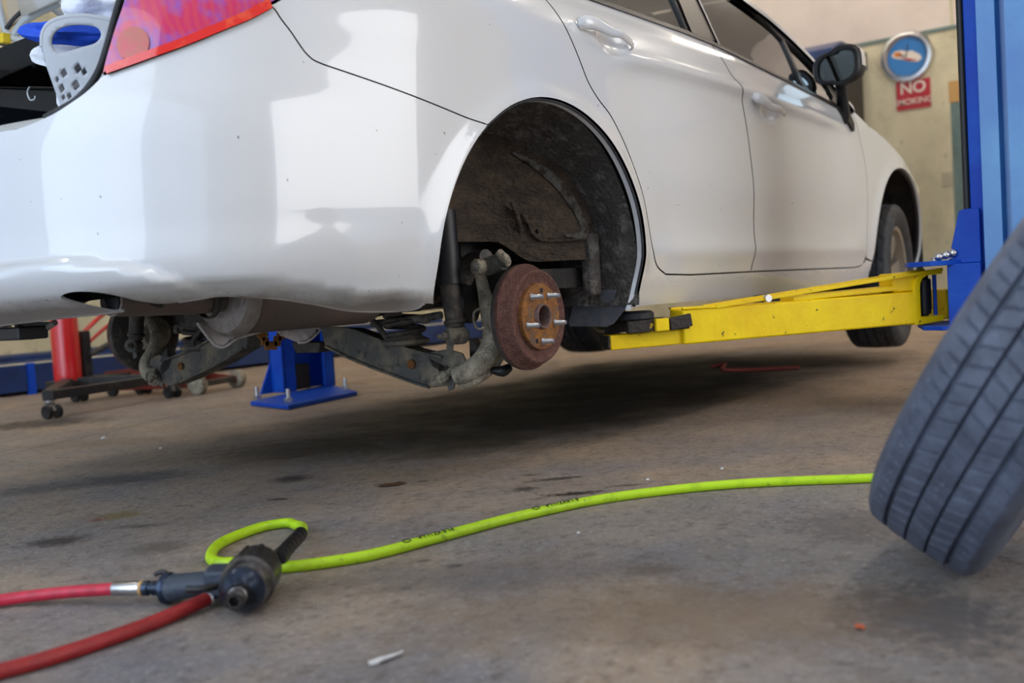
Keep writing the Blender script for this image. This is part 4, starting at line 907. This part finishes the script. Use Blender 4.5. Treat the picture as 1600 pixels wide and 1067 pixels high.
# folded rear-facing web: flat, groove, flat
sec = [(XL+.055, YO+.0), (XL, YO-.012), (XL, YO-.058), (XL+.045, YO-.062), (XL+.045, YO-.078), (XL, YO-.082), (XL, YO-.34), (XL+.06, YO-.40), (XL+.40, YO-.40), (XL+.40, YO)]
prof_o = [(x, y) for x, y in sec]
m_ = len(sec)
cx_, cy_ = XL+.2, YO-.2
inn = [(x+(.010 if x < cx_ else -.010), y+(.010 if y < cy_ else 0)) for x, y in sec]
vs = [(x, y, .02) for x, y in prof_o]+[(x, y, H_) for x, y in prof_o]+[(x, y, .02) for x, y in inn]+[(x, y, H_) for x, y in inn]
fs = []
for i in range(m_-1): fs += [(i, i+1, m_+i+1, m_+i), (2*m_+i, 3*m_+i, 3*m_+i+1, 2*m_+i+1), (m_+i, m_+i+1, 3*m_+i+1, 3*m_+i)]
fs += [(0, m_, 3*m_, 2*m_), (m_-1, 3*m_-1, 4*m_-1, 2*m_-1)]
b.add(vs, fs).build('channel', M['blue'], np_, ang=20)
B().box((XL+.045, YO-.004, .02), (XL+.075, YO+.030, H_)).build('front_flange', M['deep'], np_, bevel=.003)
B().tube([(XL+.055, YO+.040, H_-.1), (XL+.055, YO+.040, 1.4), (XL+.055, YO+.040, .49)], .010, 12, 3).build('hydraulic_hose', M['blk'], np_)
B().box((XL-.10, YO-.50, .002), (XL+.5, YO+.08, .02)).build('base_plate', M['deep'], np_, bevel=.003)
# carriage with its bracket plates around the arm pivot
PV = V((1.30, -1.395, .30))
b = B().box((XL+.08, YO-.02, .24), (XL+.36, YO+.02, .72)); b.prism([(XL+.02, YO+.002, .42), (XL+.02, -1.428, .42), (XL+.02, -1.462, .565), (XL+.02, -1.476, .57), (XL+.02, YO+.002, .57)], (.012, 0, 0)); b.box((XL+.03, YO, .245), (XL+.36, -1.445, .42)); b.box((XL+.0, YO, .245), (XL+.02, -1.430, .42)); b.box((XL+.02, -1.445, .245), (XL+.05, -1.430, .42)); b.build('carriage', M['deep'], np_, bevel=.003)
def dpt(u, v, d): return CAM+ray(u, v)*d
def plate(P, dd, n_, m, th, par):
    b_ = B().prism([dpt(*p) for p in P], V(dd)*th); return b_.build(n_, m, par, bevel=.002)
b = B().prism([(1.14, -1.335, .417), (1.10, -1.405, .417), (1.20, -1.47, .417), (1.48, -1.47, .417), (1.50, -1.38, .417), (1.34, -1.27, .417)], (0, 0, .014)); b.prism([(1.17, -1.36, .236), (1.14, -1.42, .236), (1.20, -1.47, .236), (1.48, -1.47, .236), (1.50, -1.38, .236), (1.34, -1.30, .236)], (0, 0, .012)); b.build('pivot_plate', M['deep'], np_, bevel=.002)
b = B()
for (x, y, z) in ((1.165, -1.43, .446), (1.185, -1.445, .450), (1.205, -1.455, .452), (1.15, -1.415, .442)): b.sphere((x, y, z), .012, 8)
b.beam((1.14, -1.40, .436), (1.22, -1.46, .440), .008, .008); b.build('latch_balls', M['chrome'], np_)
# arm
arm = None
A0, A1 = V((.622, -.882, .295)), V((1.205, -1.336, .301)); AD = unit(A1-A0); AS = unit(np.cross((0, 0, 1), AD))
b = B().beam(A0+AS*.035, A1+AS*.035, .085, .094); arm = b.build('lift_arm', M['yellow'], np_, bevel=.006)
b = B().beam(A0+AS*.035-AD*.205+V((0, 0, -.026)), A0+AS*.035+AD*.05+V((0, 0, -.026)), .062, .040); b.build('inner_arm', M['yellow'], arm, bevel=.004)
B().beam(A0+AS*.035-AD*.212+V((0, 0, -.026)), A0+AS*.035-AD*.203+V((0, 0, -.026)), .058, .037).build('arm_end', M['grime'], arm, bevel=.003)
# pad carrier on the inner arm, adapter under the sill
b = B().beam(A0-AS*.016-AD*.165+V((0, 0, .012)), A0-AS*.016+AD*.012+V((0, 0, .012)), .020, .032); b.beam(A0+AS*.075-AD*.19+V((0, 0, .012)), A0+AS*.075-AD*.02+V((0, 0, .012)), .02, .032); pc = b.build('pad_carrier', M['grime'], arm, bevel=.003)
B().beam(A0-AS*.030-AD*.090+V((0, 0, .013)), A0-AS*.030-AD*.052+V((0, 0, .013)), .014, .033).build('yellow_block', M['yellow'], pc, bevel=.002)
B().beam(A0-AS*.030-AD*.048+V((0, 0, .012)), A0-AS*.030+AD*.014+V((0, 0, .020)), .013, .034).build('hinge_block', M['grime'], pc, bevel=.002)
B().lathe([(.0, 0), (.045, 0), (.05, .004), (.05, .018), (.042, .024), (.0, .024)], A0+AS*.03-AD*.12+V((0, 0, .028)), (0, 0, 1), 28).build('rubber_pad', M['rubber'], pc)
# upper gusset bars rising to the pivot
for s, nm in ((-.006, 0), (.074, 1)):
    p0, p1, p2 = A0+AS*s+AD*.10+V((0, 0, .048)), A0+AS*s+AD*.55+V((0, 0, .110)), A1+AS*s+AD*.085+V((0, 0, .104))
    b = B().beam(p0, p2, .014, .010); b.beam(p0+V((0, 0, .0)), p0-AD*.10+V((0, 0, .002)), .014, .006)
    b.build('gusset_bar', M['yellow'], arm, bevel=.002)
b = B().beam(A0+AS*.035+AD*.34+V((0, 0, .052)), A1+AS*.035-AD*.06+V((0, 0, .060)), .075, .014); b.build('top_plate', M['yellow'], arm, bevel=.003)
b = B().beam(A1+AS*.035-AD*.075+V((0, 0, .075)), A1+AS*.035-AD*.0+V((0, 0, .075)), .07, .055); b.build('web_block', M['yellow'], arm, bevel=.006)
B().cyl(A0-AS*.018+AD*.255+V((0, 0, .060)), A0-AS*.002+AD*.255+V((0, 0, .060)), .010, n=16).build('bolt', M['chrome'], arm)
# fork that wraps the pivot pin: rounded c plate
Uz = V((0, 0, 1))
fo = [(-.012, -.050), (-.012, .060), (-.006, .080), (.010, .096), (.030, .102), (.085, .104), (.085, .092), (.034, .090), (.018, .082), (.010, .068), (.008, .050), (.008, -.028), (.085, -.028), (.085, -.044), (.008, -.050)]
b = B().prism([A1-AS*.008+AD*a+Uz*c for a, c in fo], AS*.086); b.build('pivot_fork', M['yellow'], arm, bevel=.002)
pp = A1+AS*.030+AD*.048
B().lathe([(.012, -.030), (.012, -.024), (.019, -.022), (.019, -.012), (.021, -.010), (.021, .078), (.014, .082), (.014, .090)], pp, (0, 0, 1), 28).build('pivot_pin', M['blk'], arm)
B().cyl(pp+AD*.038+V((0, 0, -.03)), pp+AD*.038+V((0, 0, .09)), .006, n=10).build('lock_rod', M['deep'], arm)

# forward arm of the near post, reaching under the sill ahead
b = B().beam((1.42, -1.40, .30), (1.95, -.78, .30), .085, .09); b.build('lift_arm', M['yellow'], np_, bevel=.005)

# ================================================================== BACK OF THE SHOP
# low blue runways of a drive-on rack along the left wall
for (y0, lab) in ((3.55, 'long low navy blue rack runway, nearer of the two along the left wall'), (5.1, 'long low navy blue rack runway, farther one, against the left wall')):
    t = thing('rack_runway', (3.2, y0+.25, 0), lab, 'ramp', 'runways of the drive-on rack')
    B().box((.2, y0, .02), (6.6, y0+.05, .175)).build('side_rail', M['navy'], t, bevel=.006); B().box((.2, y0+.45, .02), (6.6, y0+.5, .175)).build('side_rail', M['navy'], t, bevel=.006)
    B().box((.2, y0+.05, .13), (6.6, y0+.45, .165)).build('deck', M['walllow'] if y0 < 4 else M['navy'], t)
    B().box((1.13, y0-.012, .0), (1.17, y0+.02, .18)).build('joint_strap', M['deep'], t)
    b = B().box((.2, y0+.02, 0), (.3, y0+.48, .03)); b.box((6.4, y0+.02, 0), (6.5, y0+.48, .03)); b.box((3.2, y0+.02, 0), (3.3, y0+.48, .03)); b.build('foot', M['navy'], t)
# transmission jack: red cylinder on a black base with casters
tj = thing('transmission_jack', (.92, 2.35, 0), 'red cylinder jack with black legs on casters, standing beyond the car', 'jack')
cb = atz(107, 594, .115)
b = B().lathe([(.0, 0), (.066, 0), (.066, .50), (.060, .51), (.055, .53), (.0, .53)], cb, (0, 0, 1), 36); b.build('cylinder', M['redpaint'], tj)
B().lathe([(.03, 0), (.03, .25)], cb+V((0, 0, .53)), (0, 0, 1), 20).build('ram', M['chrome'], tj)
ends = [V((.42, 2.02, .10)), V((.915, 2.66, .10)), V((1.24, 2.60, .10)), V((1.13, 2.19, .10))]
b = B()
for e in ends: b.beam(cb*V((1, 1, 0))+V((0, 0, .105)), e, .055, .045)
b.beam(ends[0], ends[3]+V((.15, .03, 0)), .045, .04)
b.box(cb-V((.08, .08, .03)), cb+V((.08, .08, .0))); b.build('base_legs', M['blackpaint'], tj, bevel=.004)
for e in ends:
    b = B().lathe([(.0, .0), (.022, 0), (.022, -.014), (.018, -.02), (.0, -.02)], e+V((0, 0, -.022)), (0, 0, 1), 20)
    for s in (-1, 1): b.beam(e+V((s*.012, -.0, -.035)), e+V((s*.016, -.014, -.068)), .020, .004, (1, 0, 0))
    cs = b.build('caster', M['chrome'], tj)
    for s in (-1, 1): B().lathe([(.0, -.007), (.020, -.007), (.0285, -.009), (.0295, 0), (.0285, .009), (.020, .007), (.0, .007)], (e[0]+s*.022, e[1]-.014, .0295), (1, .15, 0), 24).build('caster_wheel', M['blk'], cs)
b = B().tube([cb+V((.07, .02, .20)), cb+V((.25, .10, .30)), cb+V((.38, .16, .36))], .012, 10, 4); b.tube([cb+V((.07, .0, .14)), cb+V((.28, .06, .26)), cb+V((.42, .10, .30))], .010, 10, 4); b.build('pump_handle', M['redpaint'], tj)
b = B().box(cb+V((.075, -.03, 0)), cb+V((.12, .03, .24))); b.build('pump_body', M['blackpaint'], tj, bevel=.006)
b = B().tube([cb+V((.1, -.05, .12)), cb+V((.26, -.04, .18)), cb+V((.40, .0, .20))], .014, 10, 4); b.build('release_pedal', M['darksteel'], tj)
# red floor jack lying low behind
fj = thing('floor_jack', (1.45, 2.30, 0), 'worn red floor jack with two big steel rollers behind the raised car', 'jack')
def P2(a, s): return fo_+du*a+dv*s
fo_ = V((1.42, 2.20, 0)); du = unit((-.31, .95, 0)); dv = V((.95, .31, 0))
for s in (-.13, .13):
    b = B().prism([fo_+du*-.02+dv*s+V((0, 0, .03)), fo_+du*.62+dv*s*.85+V((0, 0, .03)), fo_+du*.62+dv*s*.85+V((0, 0, .13)), fo_+du*.40+dv*s+V((0, 0, .145)), fo_+du*.12+dv*s+V((0, 0, .085)), fo_+du*-.02+dv*s+V((0, 0, .065))], dv*.012); b.build('side_plate', M['reddull'], fj, bevel=.003)
B().beam(fo_+V((0, 0, .05))+dv*-.15, fo_+V((0, 0, .05))+dv*.15, .03, .03).build('axle', M['darksteel'], fj)
for s in (-.17, .17): B().lathe([(.0, -.028), (.036, -.028), (.046, -.022), (.046, .022), (.036, .028), (.0, .028)], fo_+V((0, 0, .047))+dv*s, dv, 28).build('roller', M['cast'], fj)
B().prism([fo_+du*.10+dv*-.05+V((0, 0, .07)), fo_+du*.5+dv*-.05+V((0, 0, .10)), fo_+du*.5+dv*-.05+V((0, 0, .15)), fo_+du*.10+dv*-.05+V((0, 0, .12))], dv*.10).build('lift_beam', M['reddull'], fj, bevel=.004)
B().lathe([(.0, 0), (.045, 0), (.05, .018), (.0, .018)], fo_+du*.10+V((0, 0, .125)), (0, 0, 1), 24).build('saddle', M['darksteel'], fj)
for s in (-.10, .10): B().lathe([(.0, -.012), (.030, -.012), (.030, .012), (.0, .012)], fo_+du*.58+dv*s+V((0, 0, .03)), dv, 20).build('caster_wheel', M['blk'], fj)
# round clock with chrome ring
WX = X1
cl = thing('wall_clock', (WX-.05, .73, 2.53), 'round chrome-ringed wall clock with blue face above the red sign', 'clock')
cc = V((WX-.004, .735, 2.545))
B().lathe([(.20, 0), (.255, .0), (.262, .02), (.245, .05), (.215, .055), (.19, .03), (.185, .02)], cc, (-1, 0, 0), 48, cap=False).build('chrome_ring', M['chrome'], cl)
B().lathe([(.0, .018), (.186, .018)], cc, (-1, 0, 0), 48, cap=False).build('clock_face', M['clockblue'], cl)
yd, zd = V((0, -1, 0)), V((0, 0, 1))
b = B().prism([cc+V((-.020, 0, 0))+yd*a+zd*c for a, c in ((-.15, .03), (-.12, .07), (-.05, .075), (.0, .055), (.06, .05), (.13, .0), (.15, -.04), (.11, -.07), (.04, -.055), (-.05, -.02), (-.11, .0))], (-.004, 0, 0)); b.build('painted_car', M['white'], cl)
b = B().prism([cc+V((-.025, 0, 0))+yd*a+zd*c for a, c in ((-.13, .055), (-.06, .06), (-.04, .02), (-.10, .01))], (-.003, 0, 0)); b.build('painted_flame', M['orange'], cl)
b = B().prism([cc+V((-.025, 0, 0))+yd*a+zd*c for a, c in ((-.07, .0), (.05, -.03), (.11, -.055), (.03, -.048))], (-.003, 0, 0)); b.build('painted_trim', M['sign'], cl)
b = B().beam(cc+V((-.035, 0, 0)), cc+V((-.035, -.02, .12)), .008, .003, (1, 0, 0)); b.beam(cc+V((-.035, 0, 0)), cc+V((-.035, .07, .03)), .010, .003, (1, 0, 0)); b.build('clock_hands', M['blk'], cl)
# red sign
s0, s1 = aty, None
p = [atx(u, v, WX-.012) for u, v in ((1400, 135), (1453, 127), (1453, 160), (1400, 167))]
so_ = thing('safety_sign', p[3], 'small red sign with pale lettering reading no smoking, below the wall clock', 'sign')
ym, zm = (p[0][1]+p[1][1])/2, (p[0][2]+p[2][2])/2; sw, sh = abs(p[0][1]-p[1][1]), .29
B().box((WX-.014, ym-sw/2, zm-sh/2), (WX-.001, ym+sw/2, zm+sh/2)).build('sign_plate', M['sign'], so_)
lettering('NO', 'lettering', M['white'], (WX-.016, ym, zm+.065), (0, -1, 0), (0, 0, 1), .16, so_, bold=.02)
lettering('SMOKING', 'lettering', M['white'], (WX-.016, ym, zm-.07), (0, -1, 0), (0, 0, 1), .084, so_, bold=.015)
# wall outlet
o = B().box((WX-.012, .33, 1.20), (WX, .45, 1.34)); o.box((WX-.016, .37, 1.235), (WX-.01, .41, 1.265)); o.box((WX-.016, .37, 1.275), (WX-.01, .41, 1.305)); ob = o.build('wall_outlet', M['outlet'], base=(WX-.01, .39, 1.2), bevel=.002); tag(ob, 'small square outlet plate low on the cream wall beside the blue post', 'outlet')
# grey green rack post with a wooden cap block by the wall
ps = thing('steel_post', (WX-.35, .33, 0), 'grey-green steel post with a wooden block on top, at the front wall', 'post')
yp = atx(1486, 200, WX-.55)[1]
B().box((WX-.55, yp-.10, 0), (WX-.40, yp, 1.94)).build('post_body', M['greygreen'], ps, bevel=.01)
B().box((WX-.55, yp-.10, 1.94), (WX-.40, yp+.01, 2.14)).build('wood_block', M['wood'], ps, bevel=.006)
B().box((WX-.57, yp-.16, 0), (WX-.38, yp-.10, 2.18)).build('cap_channel', M['blk'], ps, bevel=.006)
# dark canopy cabinet behind the mirror
cbn = thing('vending_cabinet', (WX-.55, 1.62, 0), 'dark cabinet with a blue canopy top against the front wall, behind the side mirror', 'cabinet')
B().box((WX-.75, 1.17, .0), (WX-.06, 2.2, 2.45)).build('cabinet_body', M['blackpaint'], cbn, bevel=.01)
b = B().prism([(WX-1.05, 1.13, 2.48), (WX-1.05, 1.13, 2.56), (WX-.8, 1.13, 2.66), (WX-.02, 1.13, 2.66), (WX-.02, 1.13, 2.48)], (0, 1.25, 0)); b.build('canopy', M['navy'], cbn, bevel=.01)
for y in (1.22, 1.55): B().box((WX-.775, y, .9), (WX-.75, y+.05, 2.35)).build('orange_strip', M['orange'], cbn)

# ================================================================== FOREGROUND
# leaning wheel with its tyre
Rh = V((cR[0], cR[1], 0)); Rh /= np.linalg.norm(Rh); Fh = V((_f[0], _f[1], 0)); Fh /= np.linalg.norm(Fh)
LEAN, TURN, TR, TW = math.radians(32.0), math.radians(-35.9), .316, .156
hd = Rh*math.cos(TURN)+Fh*math.sin(TURN)
ta_ = hd*math.cos(LEAN)-V((0, 0, 1))*math.sin(LEAN)
tu = hd*math.sin(LEAN)+V((0, 0, 1))*math.cos(LEAN)
tc_ = V((-.349, -1.921, .31)); ct = V((tc_[0]-tu[0]*TR, tc_[1]-tu[1]*TR, 0))
lowz = tc_[2]-(TR-.008)*tu[2]-.0
tw = thing('wheel', (ct[0], ct[1], 0), 'removed car wheel with blue-grey tyre treads, leaning at the right in the foreground', 'tyre')
tt = tyre_mesh(tc_, ta_, TR, TW, .205, nseg=900, up=(.1, .2, 1), gw=.05); zmin = min(v[2] for v in tt.v); tt.v = [(x, y, z-zmin+.0005) for x, y, z in tt.v]; tc_[2] -= zmin-.0005
tyo = tt.build('tyre', M['tread'], tw, ang=24)
alloy(tc_, ta_, .206, tw, M['silver'], off=.06)
# lime air hose
HZ = .0095
hp = [tuple(atz(436, 872, .046)), tuple(atz(452, 853, .036)), tuple(atz(468, 836, .024)), tuple(atz(473, 824, .013)), (-.592, -.690, .011), (-.583, -.655, .010), (-.632, -.632, HZ), (-.735, -.660, HZ), (-.805, -.722, HZ), (-.826, -.772, HZ), (-.805, -.822, HZ)]+[tuple(atz(u, v, HZ)) for u, v in ((440, 886), (540, 874), (600, 862), (660, 846), (720, 830), (780, 814), (840, 800), (920, 783), (1000, 771), (1100, 760), (1200, 753), (1355, 747))]+[(.26, -1.66, HZ), (.27, -1.9, HZ), (.2, -2.2, HZ)]
lh = thing('air_hose', (-.56, -.972, 0), 'lime green air hose curling behind the impact wrench and running to the leaning tyre', 'hose')
hose = B().tube([hp[1]]+hp[2:], .0092, 16, 10).build('hose', M['lime'], lh)
b = B(); pts = curve(hp[:4], 12); pts = [p for p in pts[:27]]; n_ = len(pts)
prs = []
for i, p in enumerate(pts): prs.append(.0108+.0013*(1 if (i//2) % 2 else -1)+(.001 if i < 4 else 0))
b.tube(pts, prs, 16, 0); b.build('strain_relief', M['blk'], lh)
# printed letters along the hose
hc = curve(hp, 30); dist = np.concatenate([[0], np.cumsum([np.linalg.norm(hc[i+1]-hc[i]) for i in range(len(hc)-1)])])
def hose_at(s_): i = int(np.clip(np.searchsorted(dist, s_), 1, len(hc)-1)); return hc[i], unit(hc[i]-hc[i-1])
def s_near(P): return dist[int(np.argmin([np.linalg.norm(q-V(P)) for q in hc]))]
for P in ((-.56, -.973, HZ), (-.27, -1.03, HZ)):
    s0_ = s_near(P); P_all = B()
    for j, ch in enumerate('FLEXZILLA'):
        p_, t_ = hose_at(s0_+.042-j*.0085); up_ = unit(unit(CAM-p_)*.35+V((0, 0, 1))); side_ = unit(np.cross(up_, -t_)); 
        l_ = lettering(ch, 'printed_letter', M['blk'], p_+up_*.0094, -t_, side_, .0135, hose, .0004, .03)
    p_, t_ = hose_at(s0_-.052); up_ = unit(unit(CAM-p_)*.35+V((0, 0, 1))); sd = unit(np.cross(up_, t_))
    B().tube([p_+up_*.0094+t_*.008*math.cos(q)+sd*.0042*math.sin(q) for q in np.linspace(0, 2*PI, 17)[:-1]], .0009, 6, 0, closed=True).build('printed_oval', M['blk'], hose)

# impact wrench
tip = V((-1.003, -1.045, .037)); bk_ = V((-.885, -.946, .037)); wa = unit(tip-bk_); wh = unit((-.44, .88, 0)); 
iw = thing('impact_wrench', (-.94, -.99, 0), 'black air impact wrench lying on the concrete, its blunt nose towards the camera', 'impact wrench')
O = bk_-wa*.004
R_ = .0375
b = B().lathe([(.0, -.004), (.022, -.003), (.030, .0), (.034, .006), (.036, .014), (.0365, .03), (.037, .055), (.0375, .075), (.0375, .080)], O, wa, 8*5, sx=1.0)
b.v = [tuple(v) for v in b.v]; mh = b.build('motor_housing', M['toolmetal'], iw, ang=50)
B().lathe([(.0372, .076), (.0378, .079), (.0376, .086), (.0355, .089), (.0350, .094), (.0335, .112), (.0315, .118)], O, wa, 40, cap=False).build('clamp_ring', M['wornring'], iw)
B().lathe([(.0315, .116), (.0320, .119), (.0305, .123), (.0245, .131), (.018, .138), (.0155, .141), (.0150, .146)], O, wa, 40, cap=False).build('hammer_case', M['toolblue'], iw)
b = B().lathe([(.0135, .140), (.0135, .150), (.0110, .152), (.0110, .160), (.0125, .161), (.0125, .170), (.0115, .172)], O, wa, 32, cap=False); an = b.build('anvil', M['wornring'], iw)
B().lathe([(.0115, .172), (.0075, .1722), (.0070, .160), (0, .160)], O, wa, 6, cap=False).build('drive_socket', M['grime'], an)
# ribs along the housing
for a in (40, 75, 110, 150):
    q = math.radians(a); x_, y_, _ = frame(wa); d = math.cos(q)*x_+math.sin(q)*y_
    B().beam(O+wa*.012+d*.0365, O+wa*.070+d*.0375, .006, .003, d).build('housing_rib', M['toolmetal'], mh, bevel=.001)
hs_ = O+wa*.062+V((0, 0, -.002)); 
hz = lambda q: V((0, 0, -.010*q))
b = B().tube([hs_+wh*.020, hs_+wh*.05+hz(.3), hs_+wh*.085+hz(.6), hs_+wh*.116+hz(1), hs_+wh*.124+hz(1.1)], [.0175, .0165, .0165, .0178, .0195, .0190], 20, 6, sx=1.25); b.build('grip', M['grip'], iw)
B().obox(hs_+wh*.045, wh*.022, wa*.024, V((0, 0, .019))).build('grip_collar', M['grip'], iw, bevel=.006)
e0 = hs_+wh*.123+hz(1.1)
B().lathe([(.021, 0), (.023, .003), (.023, .010), (.018, .013), (0, .013)], e0, wh, 24).build('grip_flange', M['toolblue'], iw)
b = B().tube([hs_+wh*.045+wa*.03, hs_+wh*.06+wa*.044, hs_+wh*.085+wa*.046], .005, 10, 4); b.build('trigger', M['blk'], iw)
b = B().tube([e0+wh*.004+V((0, 0, .02)), e0+wh*.012+V((0, 0, .024)), e0+wh*.024+V((0, 0, .020))], .0035, 8, 4); b.build('exhaust_tab', M['blk'], iw)
iq = e0+wh*.013
B().lathe([(.011, 0), (.011, .014), (.009, .016), (.009, .020), (.011, .022), (.011, .030), (0, .030)], iq, wh, 20).build('air_inlet', M['toolblue'], iw)
# red hose on the wrench handle with steel ferrule
f0 = iq+wh*.031; r1 = thing('air_hose', (f0[0], f0[1], 0), 'pinkish red air hose with a steel ferrule, joined to the wrench handle', 'hose')
b = B().lathe([(.0095, 0), (.0105, .001), (.0105, .046), (.0098, .047)], f0, wh, 24); b.build('ferrule', M['chrome'], r1)
B().lathe([(.0108, -.001), (.0112, 0), (.0112, .003), (.0108, .004)], f0, wh, 24).build('brass_ring', M['wood'], r1)
g0 = f0+wh*.046
pts = [g0, g0+wh*.012+V((0, 0, -.001)), atz(95, 926, .0165), atz(0, 938, .0115), atz(-120, 962, .0095), atz(-260, 985, .0095)]
B().tube(pts, .0092, 16, 10).build('hose', M['redhose2'], r1)
# second red hose with its fitting under the wrench
q0 = V((-.935, -.905, .016)); q1 = V((-.952, -.885, .014))
pts = [atz(328, 934, .014), atz(288, 952, .0115), atz(230, 976, .010), atz(160, 1001, .010), atz(80, 1027, .010), atz(0, 1049, .010), atz(-80, 1068, .010), atz(-200, 1085, .010)]
r2 = thing('air_hose', (pts[0][0], pts[0][1], 0), 'dark red air hose curving from under the wrench to the lower left corner', 'hose')
B().tube(pts, .0098, 16, 10).build('hose', M['redhose'], r2)
d_ = unit(pts[0]-pts[1])
b = B().lathe([(.0105, -.004), (.0122, -.002), (.0122, .004), (.0105, .006), (.0105, .010), (.0115, .011), (.0115, .016), (0, .016)], pts[0]-d_*.002, d_, 20); b.build('hose_fitting', M['chrome'], r2)
# little things on the floor
def scrap(name, u, v, m, label, cat, L_, W_, ang_, th=.0015, seed=0, flat=False):
    p_ = atz(u, v, .001); r_ = np.random.RandomState(seed); n_ = 14; ps_ = []
    for i in range(n_):
        a = 2*PI*i/n_; k_ = 1+.35*(r_.rand()-.5); x_, y_ = math.cos(a)*L_*k_, math.sin(a)*W_*k_; ps_.append(V((p_[0]+x_*math.cos(ang_)-y_*math.sin(ang_), p_[1]+x_*math.sin(ang_)+y_*math.cos(ang_), .0008+(0 if flat else .004*r_.rand()))))
    b_ = B().prism(ps_, (0, 0, th)); return tag(b_.build(name, m, base=(p_[0], p_[1], .0008)), label, cat)
scrap('paper_scrap', 602, 1031, M['paper'], 'thin white scrap lying on the concrete in the near foreground', 'scrap', .028, .006, -.15, seed=1)
scrap('leaf_scrap', 1343, 981, M['leaf'], 'small orange scrap on the concrete in front of the leaning tyre', 'scrap', .008, .006, .3, seed=2)
scrap('brown_leaf', 612, 758, mat('brown_flake', rgb(86, 58, 34), .8), 'brown flake of dirt on the concrete behind the lime hose', 'scrap', .030, .014, -.6, seed=3)
for i, (u, v, s_, lab) in enumerate(((1012, 749, .005, 'tiny pale pebble just above the lime hose'), (904, 832, .004, 'tiny white pebble just in front of the lime hose'), (162, 684, .010, 'pale chip on the floor near the jack caster'), (251, 700, .006, 'small pale chip on the floor left of the car axle'), (1128, 732, .005, 'tiny pale chip on the floor beyond the lime hose'))):
    p_ = atz(u, v, .002); b = B().sphere(p_, s_, 6, (1, .7, .5)); tag(b.build('pebble', M['paper'], base=(p_[0], p_[1], 0)), lab, 'pebble')
scrap('pale_strip', 935, 580, M['matte'], 'pale flattened strip on the floor under the car beyond the brake drum', 'scrap', 0.20, .03, -.62, seed=5, flat=True)  # flat pale strip on the floor under the car
# dull red strap under the car
p_ = atz(1112, 580, .012); b = B().tube([p_+V((.0, .0, .02)), p_+V((.03, -.05, .03)), p_+V((-.02, -.06, .01)), p_+V((.06, -.14, .0)), p_+V((.16, -.34, 0))], .009, 10, 6); tag(b.build('red_strap', mat('dark_red_webbing', rgb(104, 38, 30), .8), base=(p_[0], p_[1], 0)), 'dull red strap lying in the dark shadow under the car', 'strap')
